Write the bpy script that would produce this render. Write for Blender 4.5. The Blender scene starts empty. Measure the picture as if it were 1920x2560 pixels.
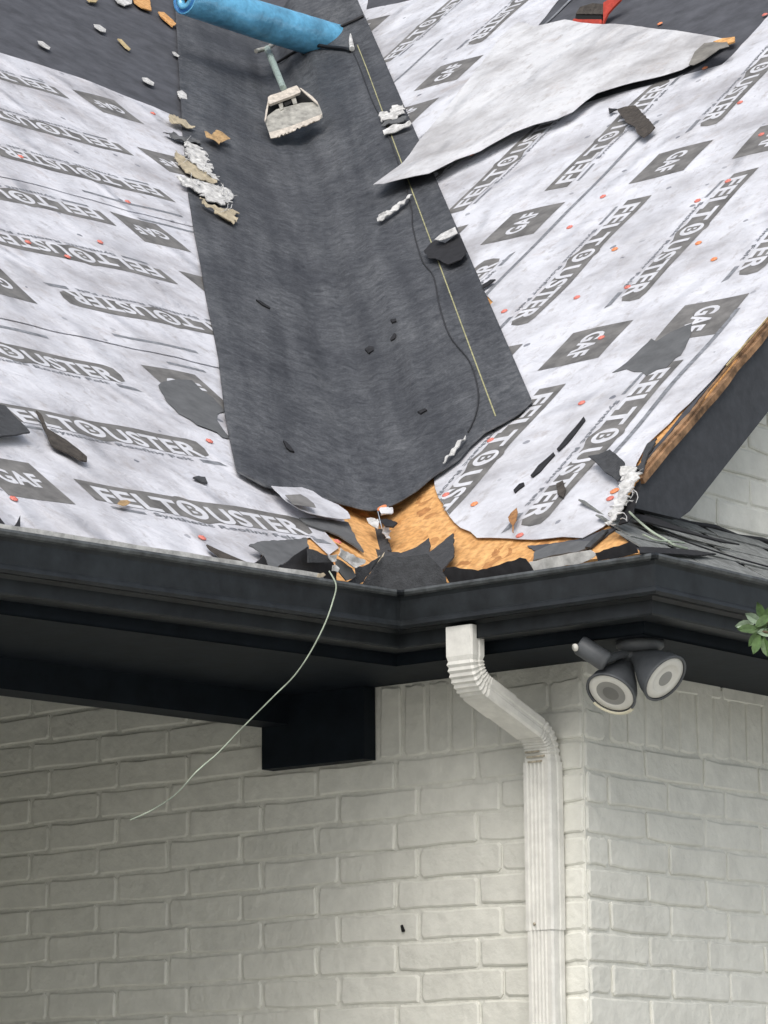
import bpy, bmesh, math, random
from mathutils import Vector as V, Matrix
R_ = random.Random(7)
scn = bpy.context.scene
COL = scn.collection
OFF = 2.59                       # height of the brick course under the soffit above the ground

# ---------------------------------------------------------------- camera
F_PX, PITCH, YAW, ROLL = 8149.2, 0.196393, 0.681590, -0.0093527
CAM = V((4.54355, -6.35411, 1.60))
fh = V((-math.sin(YAW), math.cos(YAW), 0)); rh = V((math.cos(YAW), math.sin(YAW), 0)); up = V((0, 0, 1))
CF = fh*math.cos(PITCH) + up*math.sin(PITCH); u0 = -fh*math.sin(PITCH) + up*math.cos(PITCH)
CR = rh*math.cos(ROLL) + u0*math.sin(ROLL); CU = -rh*math.sin(ROLL) + u0*math.cos(ROLL)
cd = bpy.data.cameras.new('camera'); cam = bpy.data.objects.new('camera', cd); COL.objects.link(cam)
cd.sensor_fit = 'HORIZONTAL'; cd.sensor_width = 36; cd.lens = 36*F_PX/1920
cd.clip_start = .1; cd.clip_end = 600
m = Matrix((CR, CU, -CF)).transposed().to_4x4(); m.translation = CAM; cam.matrix_world = m
scn.camera = cam

# ---------------------------------------------------------------- world, sun, exposure
SUN_EL = math.radians(46)
sx, sy = .55, -1.0
w = bpy.data.worlds.new('World'); scn.world = w; w.use_nodes = True
nt = w.node_tree; bg = nt.nodes['Background']
sky = nt.nodes.new('ShaderNodeTexSky'); sky.sky_type = 'NISHITA'; sky.sun_disc = False
sky.sun_elevation = SUN_EL; sky.sun_rotation = math.atan2(sx, sy); sky.dust_density = 3.0; sky.air_density = 1.0; sky.ozone_density = 1.0
hs = nt.nodes.new('ShaderNodeHueSaturation'); hs.inputs['Saturation'].default_value = .45
nt.links.new(sky.outputs[0], hs.inputs['Color']); nt.links.new(hs.outputs[0], bg.inputs[0]); bg.inputs[1].default_value = .125
sd = bpy.data.lights.new('sun', 'SUN'); so = bpy.data.objects.new('sun', sd); COL.objects.link(so)
sd.energy = .95; sd.angle = math.radians(45); sd.color = (1, .95, .88)
dirv = V((sx, sy, 0)).normalized()*math.cos(SUN_EL) + V((0, 0, math.sin(SUN_EL)))
so.rotation_euler = dirv.to_track_quat('Z', 'Y').to_euler()
scn.view_settings.view_transform = 'Standard'; scn.view_settings.look = 'None'
scn.view_settings.gamma = 1; scn.view_settings.use_curve_mapping = False
scn.view_settings.exposure = .5
scn.render.engine = 'CYCLES'

# ---------------------------------------------------------------- materials
MATS = {}
def mat(name, col, rough=.7, spec=.4, noise=None, bump=None, metal=0):
    """noise=(scale, dark factor, light factor[, stretch]); bump=(scale, strength, distance)"""
    m = bpy.data.materials.new(name); m.use_nodes = True; n = m.node_tree; p = n.nodes['Principled BSDF']
    p.inputs['Base Color'].default_value = (*col, 1); p.inputs['Roughness'].default_value = rough
    p.inputs['Specular IOR Level'].default_value = spec; p.inputs['Metallic'].default_value = metal
    g = n.nodes.new('ShaderNodeNewGeometry')
    if noise:
        t = n.nodes.new('ShaderNodeTexNoise'); t.inputs['Scale'].default_value = noise[0]; t.inputs['Detail'].default_value = 6
        t.inputs['Roughness'].default_value = .65
        r = n.nodes.new('ShaderNodeValToRGB'); n.links.new(g.outputs['Position'], t.inputs['Vector'])
        r.color_ramp.elements[0].position = .32; r.color_ramp.elements[1].position = .68
        r.color_ramp.elements[0].color = (*[c*noise[1] for c in col], 1); r.color_ramp.elements[1].color = (*[min(1, c*noise[2]) for c in col], 1)
        n.links.new(t.outputs[0], r.inputs[0]); n.links.new(r.outputs[0], p.inputs['Base Color'])
    if bump:
        t2 = n.nodes.new('ShaderNodeTexNoise'); t2.inputs['Scale'].default_value = bump[0]; t2.inputs['Detail'].default_value = 5
        n.links.new(g.outputs['Position'], t2.inputs['Vector'])
        b = n.nodes.new('ShaderNodeBump'); b.inputs['Strength'].default_value = bump[1]; b.inputs['Distance'].default_value = bump[2]
        n.links.new(t2.outputs[0], b.inputs['Height']); n.links.new(b.outputs[0], p.inputs['Normal'])
    MATS[name] = m; return m
def nd(n, t, **kw):
    x = n.nodes.new(t)
    for k, v in kw.items(): setattr(x, k, v)
    return x

def felt_material(name, col, dots=True, rough=.62):
    m = mat(name, col, rough, .35); n = m.node_tree; p = n.nodes['Principled BSDF']; L = n.links.new
    uv = nd(n, 'ShaderNodeUVMap'); uv.uv_map = 'UVMap'
    # broad dirt
    t = nd(n, 'ShaderNodeTexNoise'); t.inputs['Scale'].default_value = 2.6; t.inputs['Detail'].default_value = 8; t.inputs['Roughness'].default_value = .68
    L(uv.outputs[0], t.inputs[0])
    r = nd(n, 'ShaderNodeValToRGB'); r.color_ramp.elements[0].position = .30; r.color_ramp.elements[1].position = .56
    r.color_ramp.elements[0].color = (col[0]*.52, col[1]*.50, col[2]*.49, 1); r.color_ramp.elements[1].color = (*col, 1)
    L(t.outputs[0], r.inputs[0]); last = r.outputs[0]
    # small scuffs
    t3 = nd(n, 'ShaderNodeTexNoise'); t3.inputs['Scale'].default_value = 26; t3.inputs['Detail'].default_value = 6; t3.inputs['Roughness'].default_value = .7
    mp = nd(n, 'ShaderNodeMapping'); mp.inputs['Scale'].default_value = (1.0, .55, 1); L(uv.outputs[0], mp.inputs[0]); L(mp.outputs[0], t3.inputs[0])
    r3 = nd(n, 'ShaderNodeValToRGB'); r3.color_ramp.elements[0].position = .54; r3.color_ramp.elements[1].position = .72
    r3.color_ramp.elements[0].color = (0, 0, 0, 1); r3.color_ramp.elements[1].color = (.8, .8, .8, 1)
    L(t3.outputs[0], r3.inputs[0])
    mx = nd(n, 'ShaderNodeMixRGB'); mx.inputs['Color2'].default_value = (.36, .34, .34, 1)
    L(r3.outputs[0], mx.inputs['Fac']); L(last, mx.inputs['Color1']); last = mx.outputs[0]
    if dots:
        v = nd(n, 'ShaderNodeTexVoronoi'); v.inputs['Scale'].default_value = 10.5; v.inputs['Randomness'].default_value = .62
        L(uv.outputs[0], v.inputs['Vector'])
        nn = nd(n, 'ShaderNodeTexNoise'); nn.inputs['Scale'].default_value = 70; L(uv.outputs[0], nn.inputs[0])
        ad = nd(n, 'ShaderNodeMath', operation='MULTIPLY_ADD'); ad.inputs[1].default_value = .13; L(nn.outputs[0], ad.inputs[0]); L(v.outputs['Distance'], ad.inputs[2])
        lt = nd(n, 'ShaderNodeMath', operation='LESS_THAN'); lt.inputs[1].default_value = .17; L(ad.outputs[0], lt.inputs[0])
        wn = nd(n, 'ShaderNodeTexWhiteNoise'); L(v.outputs['Position'], wn.inputs['Vector'])
        ml = nd(n, 'ShaderNodeMath', operation='MULTIPLY'); L(lt.outputs[0], ml.inputs[0]); L(wn.outputs[0], ml.inputs[1])
        mx2 = nd(n, 'ShaderNodeMixRGB'); mx2.inputs['Color2'].default_value = (.16, .17, .2, 1)
        L(ml.outputs[0], mx2.inputs['Fac']); L(last, mx2.inputs['Color1']); last = mx2.outputs[0]
    L(last, p.inputs['Base Color'])
    b1 = nd(n, 'ShaderNodeTexNoise'); b1.inputs['Scale'].default_value = 9; b1.inputs['Detail'].default_value = 7; b1.inputs['Distortion'].default_value = .8
    mp2 = nd(n, 'ShaderNodeMapping'); mp2.inputs['Scale'].default_value = (1.0, 1.6, 1) ; L(uv.outputs[0], mp2.inputs[0]); L(mp2.outputs[0], b1.inputs[0])
    bb = nd(n, 'ShaderNodeBump'); bb.inputs['Strength'].default_value = .75; bb.inputs['Distance'].default_value = .016
    cr = nd(n, 'ShaderNodeTexNoise'); cr.noise_type = 'RIDGED_MULTIFRACTAL'; cr.normalize = True; cr.inputs['Scale'].default_value = 3.6; cr.inputs['Detail'].default_value = 5; cr.inputs['Roughness'].default_value = .55; cr.inputs['Distortion'].default_value = .6
    mp3 = nd(n, 'ShaderNodeMapping'); mp3.inputs['Rotation'].default_value = (0, 0, .5); mp3.inputs['Scale'].default_value = (1.5, .9, 1); L(uv.outputs[0], mp3.inputs[0]); L(mp3.outputs[0], cr.inputs[0])
    b2 = nd(n, 'ShaderNodeBump'); b2.inputs['Strength'].default_value = 1; b2.inputs['Distance'].default_value = .045
    L(cr.outputs[0], b2.inputs['Height']); L(b1.outputs[0], bb.inputs['Height']); L(b2.outputs[0], bb.inputs['Normal']); L(bb.outputs[0], p.inputs['Normal'])
    s1 = nd(n, 'ShaderNodeTexNoise'); s1.noise_type = 'RIDGED_MULTIFRACTAL'; s1.normalize = True; s1.inputs['Scale'].default_value = 7; s1.inputs['Detail'].default_value = 6; s1.inputs['Distortion'].default_value = 1.2
    mp4 = nd(n, 'ShaderNodeMapping'); mp4.inputs['Location'].default_value = (3, 7, 0); L(uv.outputs[0], mp4.inputs[0]); L(mp4.outputs[0], s1.inputs[0])
    rs = nd(n, 'ShaderNodeValToRGB'); rs.color_ramp.elements[0].position = .48; rs.color_ramp.elements[1].position = .9; rs.color_ramp.elements[0].color = (0, 0, 0, 1); rs.color_ramp.elements[1].color = (.75, .75, .75, 1); L(s1.outputs[0], rs.inputs[0])
    mxs = nd(n, 'ShaderNodeMixRGB'); mxs.inputs['Color2'].default_value = (.30, .30, .32, 1); L(rs.outputs[0], mxs.inputs['Fac']); L(last, mxs.inputs['Color1']); last = mxs.outputs[0]  # thin dark lines: dirt streaks, doubling as crease shade put into the colour
    # rusty brown smears
    t5 = nd(n, 'ShaderNodeTexNoise'); t5.inputs['Scale'].default_value = 5; t5.inputs['Detail'].default_value = 9; t5.inputs['Roughness'].default_value = .75
    L(uv.outputs[0], t5.inputs[0])
    r5 = nd(n, 'ShaderNodeValToRGB'); r5.color_ramp.elements[0].position = .58; r5.color_ramp.elements[1].position = .80
    r5.color_ramp.elements[0].color = (0, 0, 0, 1); r5.color_ramp.elements[1].color = (.7, .7, .7, 1); L(t5.outputs[0], r5.inputs[0])
    mx5 = nd(n, 'ShaderNodeMixRGB'); mx5.inputs['Color2'].default_value = (.34, .25, .2, 1); L(r5.outputs[0], mx5.inputs['Fac']); L(last, mx5.inputs['Color1']); L(mx5.outputs[0], p.inputs['Base Color'])
    return m
felt_material('felt_white', (.66, .675, .725))
felt_material('felt_left', (.64, .65, .70))
felt_material('felt_back', (.64, .65, .675), dots=False, rough=.75)
mat('felt_under', (.22, .21, .19), .8, noise=(12, .6, 1.4))
mat('print_grey', (.125, .122, .118), .6, noise=(16, .8, 1.8), bump=(40, .3, .003))
mat('print_white', (.66, .67, .71), .6, noise=(30, .8, 1.05))
mat('tag_grey', (.20, .21, .23), .6, noise=(60, .6, 1.5))

def liner_material():
    m = mat('liner_grey', (.08, .08, .085), .62, .45); n = m.node_tree; p = n.nodes['Principled BSDF']; L = n.links.new
    uv = nd(n, 'ShaderNodeUVMap'); uv.uv_map = 'UVMap'
    mp = nd(n, 'ShaderNodeMapping'); mp.inputs['Scale'].default_value = (24, 30, 1); L(uv.outputs[0], mp.inputs[0])
    t = nd(n, 'ShaderNodeTexNoise'); t.inputs['Scale'].default_value = 1; t.inputs['Detail'].default_value = 9; t.inputs['Roughness'].default_value = .7; t.inputs['Distortion'].default_value = .7
    L(mp.outputs[0], t.inputs[0])
    t2 = nd(n, 'ShaderNodeTexNoise'); t2.inputs['Scale'].default_value = 3.2; t2.inputs['Detail'].default_value = 6; L(uv.outputs[0], t2.inputs[0])
    r = nd(n, 'ShaderNodeValToRGB'); e = r.color_ramp.elements; e[0].position = .30; e[1].position = .72
    e[0].color = (.030, .033, .039, 1); e[1].color = (.120, .125, .135, 1); L(t.outputs[0], r.inputs[0])
    r2 = nd(n, 'ShaderNodeValToRGB'); e = r2.color_ramp.elements; e[0].position = .3; e[1].position = .7
    e[0].color = (.62, .63, .66, 1); e[1].color = (1.2, 1.2, 1.18, 1); L(t2.outputs[0], r2.inputs[0])
    mx = nd(n, 'ShaderNodeMixRGB', blend_type='MULTIPLY'); mx.inputs[0].default_value = 1; L(r.outputs[0], mx.inputs[1]); L(r2.outputs[0], mx.inputs[2])
    mpb = nd(n, 'ShaderNodeMapping'); mpb.inputs['Scale'].default_value = (11, .7, 1); L(uv.outputs[0], mpb.inputs[0])
    tb = nd(n, 'ShaderNodeTexNoise'); tb.inputs['Scale'].default_value = 1; tb.inputs['Detail'].default_value = 4; tb.inputs['Distortion'].default_value = .3; L(mpb.outputs[0], tb.inputs[0])
    rb2 = nd(n, 'ShaderNodeValToRGB'); rb2.color_ramp.elements[0].position = .35; rb2.color_ramp.elements[1].position = .65; rb2.color_ramp.elements[0].color = (.70, .71, .73, 1); rb2.color_ramp.elements[1].color = (1.18, 1.18, 1.17, 1); L(tb.outputs[0], rb2.inputs[0])
    mxb = nd(n, 'ShaderNodeMixRGB', blend_type='MULTIPLY'); mxb.inputs[0].default_value = 1; L(mx.outputs[0], mxb.inputs[1]); L(rb2.outputs[0], mxb.inputs[2])  # lengthwise tone bands in the colour, imitating lit and shaded folds
    tf = nd(n, 'ShaderNodeTexNoise'); tf.inputs['Scale'].default_value = 130; tf.inputs['Detail'].default_value = 3; L(uv.outputs[0], tf.inputs[0])
    rf = nd(n, 'ShaderNodeValToRGB'); rf.color_ramp.elements[0].position = .35; rf.color_ramp.elements[1].position = .65; rf.color_ramp.elements[0].color = (.78, .78, .78, 1); rf.color_ramp.elements[1].color = (1.2, 1.2, 1.2, 1); L(tf.outputs[0], rf.inputs[0])
    mxf = nd(n, 'ShaderNodeMixRGB', blend_type='MULTIPLY'); mxf.inputs[0].default_value = 1; L(mxb.outputs[0], mxf.inputs[1]); L(rf.outputs[0], mxf.inputs[2])
    L(mxf.outputs[0], p.inputs['Base Color'])
    b = nd(n, 'ShaderNodeBump'); b.inputs['Strength'].default_value = .45; b.inputs['Distance'].default_value = .004; L(t.outputs[0], b.inputs['Height']); L(b.outputs[0], p.inputs['Normal'])
liner_material()
mat('old_felt', (.072, .075, .086), .7, noise=(11, .7, 1.35), bump=(60, .4, .003))
mat('patch_grey', (.115, .12, .125), .75, noise=(22, .8, 1.2), bump=(80, .4, .002))
mat('shingle_dark', (.05, .053, .058), .85, noise=(60, .75, 1.3), bump=(220, .8, .003))
mat('shingle_brown', (.06, .052, .045), .85, noise=(60, .6, 1.5), bump=(220, .8, .003))
mat('asphalt_black', (.016, .016, .018), .7, noise=(40, .6, 1.6))
mat('skirt_shingle', (.20, .21, .205), .88, noise=(30, .62, 1.4), bump=(260, .8, .003))
mat('gutter_black', (.012, .0145, .0165), .45, .35, noise=(16, .62, 1.7), bump=(5, .12, .012))
mat('lip_grey', (.07, .077, .08), .5, .5, noise=(30, .5, 1.6))
mat('trim_dark', (.008, .0115, .016), .6, .12, noise=(14, .75, 1.3), bump=(40, .15, .003))
mat('rake_grey', (.052, .056, .064), .7, .35, noise=(26, .8, 1.2), bump=(90, .3, .002))
mat('brick_paint', (.71, .71, .65), .62, .35, noise=(9, .90, 1.07), bump=(30, .55, .010))
mat('brick_paint_b', (.735, .735, .675), .62, .35, noise=(14, .90, 1.06), bump=(24, .55, .010))
mat('mortar_paint', (.72, .72, .66), .65, .35, noise=(16, .86, 1.08), bump=(38, .7, .01))
mat('drip_white', (.62, .62, .60), .5, .4, noise=(30, .55, 1.2))
mat('torn_white', (.70, .70, .69), .85, noise=(38, .45, 1.12), bump=(45, .7, .008))
mat('cream_wood', (.46, .40, .29), .8, noise=(40, .7, 1.2))
mat('wood_strip', (.22, .13, .07), .85, noise=(22, .35, 1.9), bump=(60, .5, .004))
mat('wood_pale', (.50, .40, .22), .8, noise=(50, .7, 1.3))
mat('cap_red', (.66, .20, .16), .5, noise=(200, .8, 1.3))
mat('cap_orange', (.80, .28, .12), .5, noise=(200, .8, 1.2))
mat('leaf_brown', (.30, .15, .06), .8, noise=(80, .6, 1.5))
mat('leaf_tan', (.42, .28, .14), .8, noise=(80, .6, 1.3))
mat('leaf_green', (.075, .13, .045), .45, .5, noise=(30, .6, 1.6))
mat('leaf_pale', (.26, .34, .24), .4, .5, noise=(30, .7, 1.2))
mat('bark', (.12, .09, .06), .9, noise=(30, .6, 1.4), bump=(60, .6, .01))
mat('roll_blue', (.13, .42, .66), .22, .8, noise=(9, .7, 1.35), bump=(9, .6, .03))
mat('roll_blue_in', (.05, .22, .50), .5, .4, noise=(30, .7, 1.3))
mat('core_brown', (.10, .06, .05), .8)
mat('metal_worn', (.42, .41, .37), .5, .5, noise=(28, .55, 1.35), bump=(60, .25, .003), metal=.35)
mat('metal_edge', (.66, .60, .52), .45, .5, noise=(60, .7, 1.2), metal=.2)
mat('handle_green', (.34, .42, .38), .5, .4, noise=(50, .6, 1.25))
mat('cord_black', (.012, .012, .014), .5)
mat('cord_dark', (.030, .031, .034), .6)
mat('line_yellow', (.38, .37, .20), .7, noise=(60, .6, 1.3))
mat('wire_pale', (.36, .42, .33), .5, noise=(12, .5, 1.5))
mat('spout_white', (.74, .735, .69), .45, .45, noise=(22, .86, 1.08), bump=(30, .12, .003))
mat('spout_dirty', (.42, .38, .30), .6, .4, noise=(90, .5, 1.6))
mat('lamp_grey', (.09, .097, .105), .5, .45, noise=(25, .8, 1.25))
mat('lens_white', (.72, .71, .66), .25, .5, noise=(18, .9, 1.05))
mat('lens_grey', (.28, .28, .265), .2, .6)
mat('lens_dark', (.17, .17, .16), .2, .6)
mat('rim_cream', (.72, .68, .52), .4)
mat('red_paint', (.42, .05, .03), .5, noise=(40, .7, 1.3))
mat('dark_hole', (.01, .01, .01), .9)
mat('grass', (.055, .085, .03), .9, noise=(3, .7, 1.4), bump=(30, .6, .03))
mat('concrete', (.50, .49, .45), .85, noise=(2.5, .85, 1.12), bump=(60, .3, .004))
def osb_material():
    m = mat('osb_orange', (.60, .30, .10), .7, .3); n = m.node_tree; p = n.nodes['Principled BSDF']; L = n.links.new
    uv = nd(n, 'ShaderNodeUVMap'); uv.uv_map = 'UVMap'
    t = nd(n, 'ShaderNodeTexNoise'); t.inputs['Scale'].default_value = 14; t.inputs['Detail'].default_value = 5; L(uv.outputs[0], t.inputs[0])
    mx0 = nd(n, 'ShaderNodeMixRGB'); mx0.inputs[0].default_value = .07; L(uv.outputs[0], mx0.inputs[1]); L(t.outputs['Color'], mx0.inputs[2])
    mp = nd(n, 'ShaderNodeMapping'); mp.inputs['Scale'].default_value = (42, 26, 1); mp.inputs['Rotation'].default_value = (0, 0, .9); L(mx0.outputs[0], mp.inputs[0])
    v = nd(n, 'ShaderNodeTexVoronoi'); v.inputs['Scale'].default_value = 1; L(mp.outputs[0], v.inputs['Vector'])
    wn = nd(n, 'ShaderNodeTexWhiteNoise'); L(v.outputs['Position'], wn.inputs['Vector'])
    r = nd(n, 'ShaderNodeValToRGB'); e = r.color_ramp.elements; e[0].color = (.58, .30, .11, 1); e[1].color = (.76, .44, .19, 1); e.new(.05).color = (.44, .21, .08, 1); e.new(.12).color = (.66, .36, .14, 1)
    L(wn.outputs[0], r.inputs[0])
    t4 = nd(n, 'ShaderNodeTexNoise'); t4.inputs['Scale'].default_value = 60; t4.inputs['Detail'].default_value = 6; L(uv.outputs[0], t4.inputs[0])
    r4 = nd(n, 'ShaderNodeValToRGB'); r4.color_ramp.elements[0].color = (.75, .7, .65, 1); r4.color_ramp.elements[1].color = (1.15, 1.15, 1.1, 1); r4.color_ramp.elements[0].position = .35; r4.color_ramp.elements[1].position = .65
    L(t4.outputs[0], r4.inputs[0])
    ml = nd(n, 'ShaderNodeMixRGB', blend_type='MULTIPLY'); ml.inputs[0].default_value = 1; L(r.outputs[0], ml.inputs[1]); L(r4.outputs[0], ml.inputs[2])
    L(ml.outputs[0], p.inputs['Base Color'])
    b = nd(n, 'ShaderNodeBump'); b.inputs['Strength'].default_value = .7; b.inputs['Distance'].default_value = .003; L(wn.outputs[0], b.inputs['Height']); L(b.outputs[0], p.inputs['Normal'])
osb_material()

# ---------------------------------------------------------------- helpers
def link(name, me, mats, parent=None):
    if not isinstance(mats, (list, tuple)): mats = [mats]
    for k in mats: me.materials.append(MATS[k])
    o = bpy.data.objects.new(name, me); COL.objects.link(o)
    if parent: o.parent = parent
    return o
def bm_obj(name, bm, mats, parent=None, smooth=False):
    bmesh.ops.recalc_face_normals(bm, faces=bm.faces)
    me = bpy.data.meshes.new(name); bm.to_mesh(me); bm.free()
    if smooth:
        for f in me.polygons: f.use_smooth = True
    return link(name, me, mats, parent)
def tag(o, label=None, cat=None, group=None, kind=None):
    if label: o['label'] = label
    if cat: o['category'] = cat
    if group: o['group'] = group
    if kind: o['kind'] = kind
    return o
def empty(name, label, cat, group=None):
    o = bpy.data.objects.new(name, None); COL.objects.link(o); o.empty_display_size = .1
    return tag(o, label, cat, group)
def box(bm, a, b, mi=0):
    (x0, y0, z0), (x1, y1, z1) = a, b
    vs = [bm.verts.new(p) for p in ((x0,y0,z0),(x1,y0,z0),(x1,y1,z0),(x0,y1,z0),(x0,y0,z1),(x1,y0,z1),(x1,y1,z1),(x0,y1,z1))]
    for q in ((0,3,2,1),(4,5,6,7),(0,1,5,4),(1,2,6,5),(2,3,7,6),(3,0,4,7)):
        f = bm.faces.new([vs[i] for i in q]); f.material_index = mi
def ray(u, v): return CF + CR*((u-960)/F_PX) - CU*((v-1280)/F_PX)
def hit(u, v, p0, n):
    d = ray(u, v); return CAM + d*((p0-CAM).dot(n)/d.dot(n))
def smoothpath(pts, k=5):
    """Catmull-Rom"""
    out = []
    P = [pts[0]] + list(pts) + [pts[-1]]
    for i in range(1, len(P)-2):
        for j in range(k):
            t = j/k; a, b, c, d = P[i-1], P[i], P[i+1], P[i+2]
            out.append(.5*((2*b) + (c-a)*t + (2*a-5*b+4*c-d)*t*t + (-a+3*b-3*c+d)*t**3))
    out.append(pts[-1]); return out
def tube(bm, pts, r, n=8, r2=None, mi=0, cap=True):
    rings = []; N = len(pts); prev = None
    for i, p in enumerate(pts):
        d = (pts[min(i+1, N-1)] - pts[max(i-1, 0)]).normalized()
        a = prev if prev is not None else (V((0,0,1)) if abs(d.z) < .9 else V((1,0,0)))
        s = d.cross(a).normalized(); t = s.cross(d).normalized(); prev = t
        rr = r if r2 is None else r + (r2-r)*i/(N-1)
        rings.append([bm.verts.new(p + (s*math.cos(2*math.pi*k/n) + t*math.sin(2*math.pi*k/n))*rr) for k in range(n)])
    for i in range(N-1):
        for k in range(n):
            f = bm.faces.new((rings[i][k], rings[i][(k+1)%n], rings[i+1][(k+1)%n], rings[i+1][k])); f.material_index = mi
    if cap:
        bm.faces.new(rings[0][::-1]).material_index = mi; bm.faces.new(rings[-1]).material_index = mi
def lathe(bm, prof, org, axis, n=28, mis=None, start=None):
    """prof: (radius, height along axis)"""
    axis = axis.normalized(); a = V((0,0,1)) if abs(axis.z) < .9 else V((1,0,0))
    s = axis.cross(a).normalized(); t = axis.cross(s)
    rings = []
    for r, h in prof:
        rings.append([bm.verts.new(org + axis*h + (s*math.cos(2*math.pi*k/n)+t*math.sin(2*math.pi*k/n))*max(r, .0003)) for k in range(n)])
    for i in range(len(prof)-1):
        for k in range(n):
            f = bm.faces.new((rings[i][k], rings[i][(k+1)%n], rings[i+1][(k+1)%n], rings[i+1][k])); f.material_index = mis[i] if mis else 0; f.smooth = True

# ---------------------------------------------------------------- roof frames
class Plane:
    def __init__(s, p, e, u, seed):
        s.p, s.e, s.u = V(p), V(e).normalized(), V(u).normalized(); s.n = s.e.cross(s.u)
        if s.n.z < 0: s.n = -s.n
        s.seed = seed
    def at(s, a, b, lift=0): return s.p + s.e*a + s.u*b + s.n*(lift + s.h(a, b))
    def h(s, a, b):
        k = s.seed
        if k == 0: return 0
        return .0022*math.sin(7.3*a+1.7*b+k) + .0018*math.sin(13.1*b-5.2*a+2*k) + .0012*math.sin(23*a+11*b+3*k)
    def px(s, u, v, lift=0):
        q = hit(u, v, s.p + s.n*lift, s.n) - s.p; return (q.dot(s.e), q.dot(s.u))
ZD = .372 + OFF
TR = math.radians(39.8)
PR = Plane((0, -.27, ZD), (1, 0, 0), (0, math.cos(TR), math.sin(TR)), 1.3)
PL = Plane((-.36503, -.37118, ZD), (-.0802, -.9967, -.0112), (-.786, .0563, .6157), 2.1)
PL.u = (PL.u - PL.e*PL.u.dot(PL.e)).normalized(); PL.n = PL.u.cross(PL.e).normalized()
V0 = V((-.35524, -.27, ZD)); DV = PR.n.cross(PL.n).normalized(); DV = DV if DV.z > 0 else -DV
AR = DV.cross(PR.n); AR = AR if AR.dot(PR.e) > 0 else -AR; AR.normalize()
AL = DV.cross(PL.n); AL = AL if AL.dot(PL.e) > 0 else -AL; AL.normalize()
class Liner:
    """valley surface: a = signed distance from the valley, b = distance up the valley"""
    R = .13
    def at(s, a, b, lift=0):
        N = (PR.n+PL.n).normalized()
        if a > s.R: q = AR*a; nn = PR.n
        elif a < -s.R: q = AL*(-a); nn = PL.n
        else:
            t = (a+s.R)/(2*s.R); q = AL*s.R*(1-t)**2 + AR*s.R*t*t; nn = (PL.n*(1-t)+PR.n*t).normalized()
        edge = min(1, max(0, (.45-abs(a))/.1))
        wob = edge*(.0025*math.sin(a*14+b*2.1) + .003*math.sin(b*2.3+a*9+1))*min(1, b)
        lo = max(0, min(1, (b-.35)/.9))
        wob += .0015*math.sin(b*9.0)*(1-edge) + .006*edge + .0015
        for c_, w_, k_ in ((-.02, .030, .010), (.10, .028, .009), (.185, .022, .008), (-.12, .03, .006)):
            c_ += .012*math.sin(b*1.3+c_*30); wob += lo*k_*math.exp(-((a-c_)/w_)**2)
        if a > .02 and b > 5.2: wob += .12*min(1, (b-5.2)/.9)**1.6*min(1, (a-.02)/.15)
        return V0 + DV*b + q + nn*(lift + wob)
    def px(s, u, v, lift=0, side=1):
        P, A = (PR, AR) if side > 0 else (PL, AL)
        q = hit(u, v, P.p + P.n*lift, P.n) - V0; return (q.dot(A)*(1 if side > 0 else -1), q.dot(DV))
LN = Liner()
def to_px(p):
    q = p-CAM; w_ = q.dot(CF); return 960+F_PX*q.dot(CR)/w_, 1280-F_PX*q.dot(CU)/w_
def liner_ab(u, v): return on_liner(u, v, 0, True)
def on_liner(u, v, lift=.004, ab=False):
    """point of the lining's top surface seen at a pixel"""
    a, b = LN.px(u, v, .02, side=1)
    for _ in range(14):
        x, y = to_px(LN.at(a, b, .0155+lift)); e = 1e-3
        xa, ya = to_px(LN.at(a+e, b, .0155+lift)); xb, yb = to_px(LN.at(a, b+e, .0155+lift))
        A, B, C_, D = (xa-x)/e, (xb-x)/e, (ya-y)/e, (yb-y)/e; det = A*D-B*C_
        du, dv = u-x, v-y; a += max(-.3, min(.3, (D*du-B*dv)/det)); b += max(-.5, min(.5, (A*dv-C_*du)/det))
    if ab: return (a, b)
    return LN.at(a, b, .0155+lift)

def flat_bm(polys, grid=.06, mis=None):
    """2D polygons cut along a grid; returns bmesh in plane coordinates"""
    bm = bmesh.new()
    for i, poly in enumerate(polys):
        vs = [bm.verts.new((x, y, 0)) for x, y in poly]
        f = bm.faces.new(vs); f.material_index = mis[i] if mis else 0
    bmesh.ops.triangulate(bm, faces=bm.faces[:])
    cut_grid(bm, grid); return bm
def cut_grid(bm, grid):
    if not grid: return
    gx = grid if isinstance(grid, tuple) else (grid, grid)
    for ax in (0, 1):
        lo = min(v.co[ax] for v in bm.verts); hi = max(v.co[ax] for v in bm.verts)
        k = math.ceil(lo/gx[ax])
        while k*gx[ax] < hi:
            no = (1, 0, 0) if ax == 0 else (0, 1, 0); co = (k*gx[ax] if ax == 0 else 0, k*gx[ax] if ax == 1 else 0, 0)
            bmesh.ops.bisect_plane(bm, geom=bm.verts[:]+bm.edges[:]+bm.faces[:], plane_co=co, plane_no=no, dist=1e-6); k += 1
def sheet(name, S, poly, lift, thick, mats, parent=None, grid=.06, liftf=None, smooth=True):
    """a real sheet of material lying on surface S; liftf(a, b) adds height"""
    bm = flat_bm([poly], grid)
    bmesh.ops.dissolve_degenerate(bm, dist=1e-6, edges=bm.edges[:])
    uvl = bm.loops.layers.uv.new('UVMap'); top = bm.faces[:]
    r = bmesh.ops.extrude_face_region(bm, geom=top)
    newv = {g for g in r['geom'] if isinstance(g, bmesh.types.BMVert)}
    for f in bm.faces:
        for l in f.loops: l[uvl].uv = (l.vert.co.x, l.vert.co.y)
    for v in bm.verts:
        a, b = v.co.x, v.co.y; e = liftf(a, b) if liftf else 0
        v.co = S.at(a, b, lift + e - (0 if v in newv else thick))
    return bm_obj(name, bm, mats, parent, smooth=False)
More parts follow.
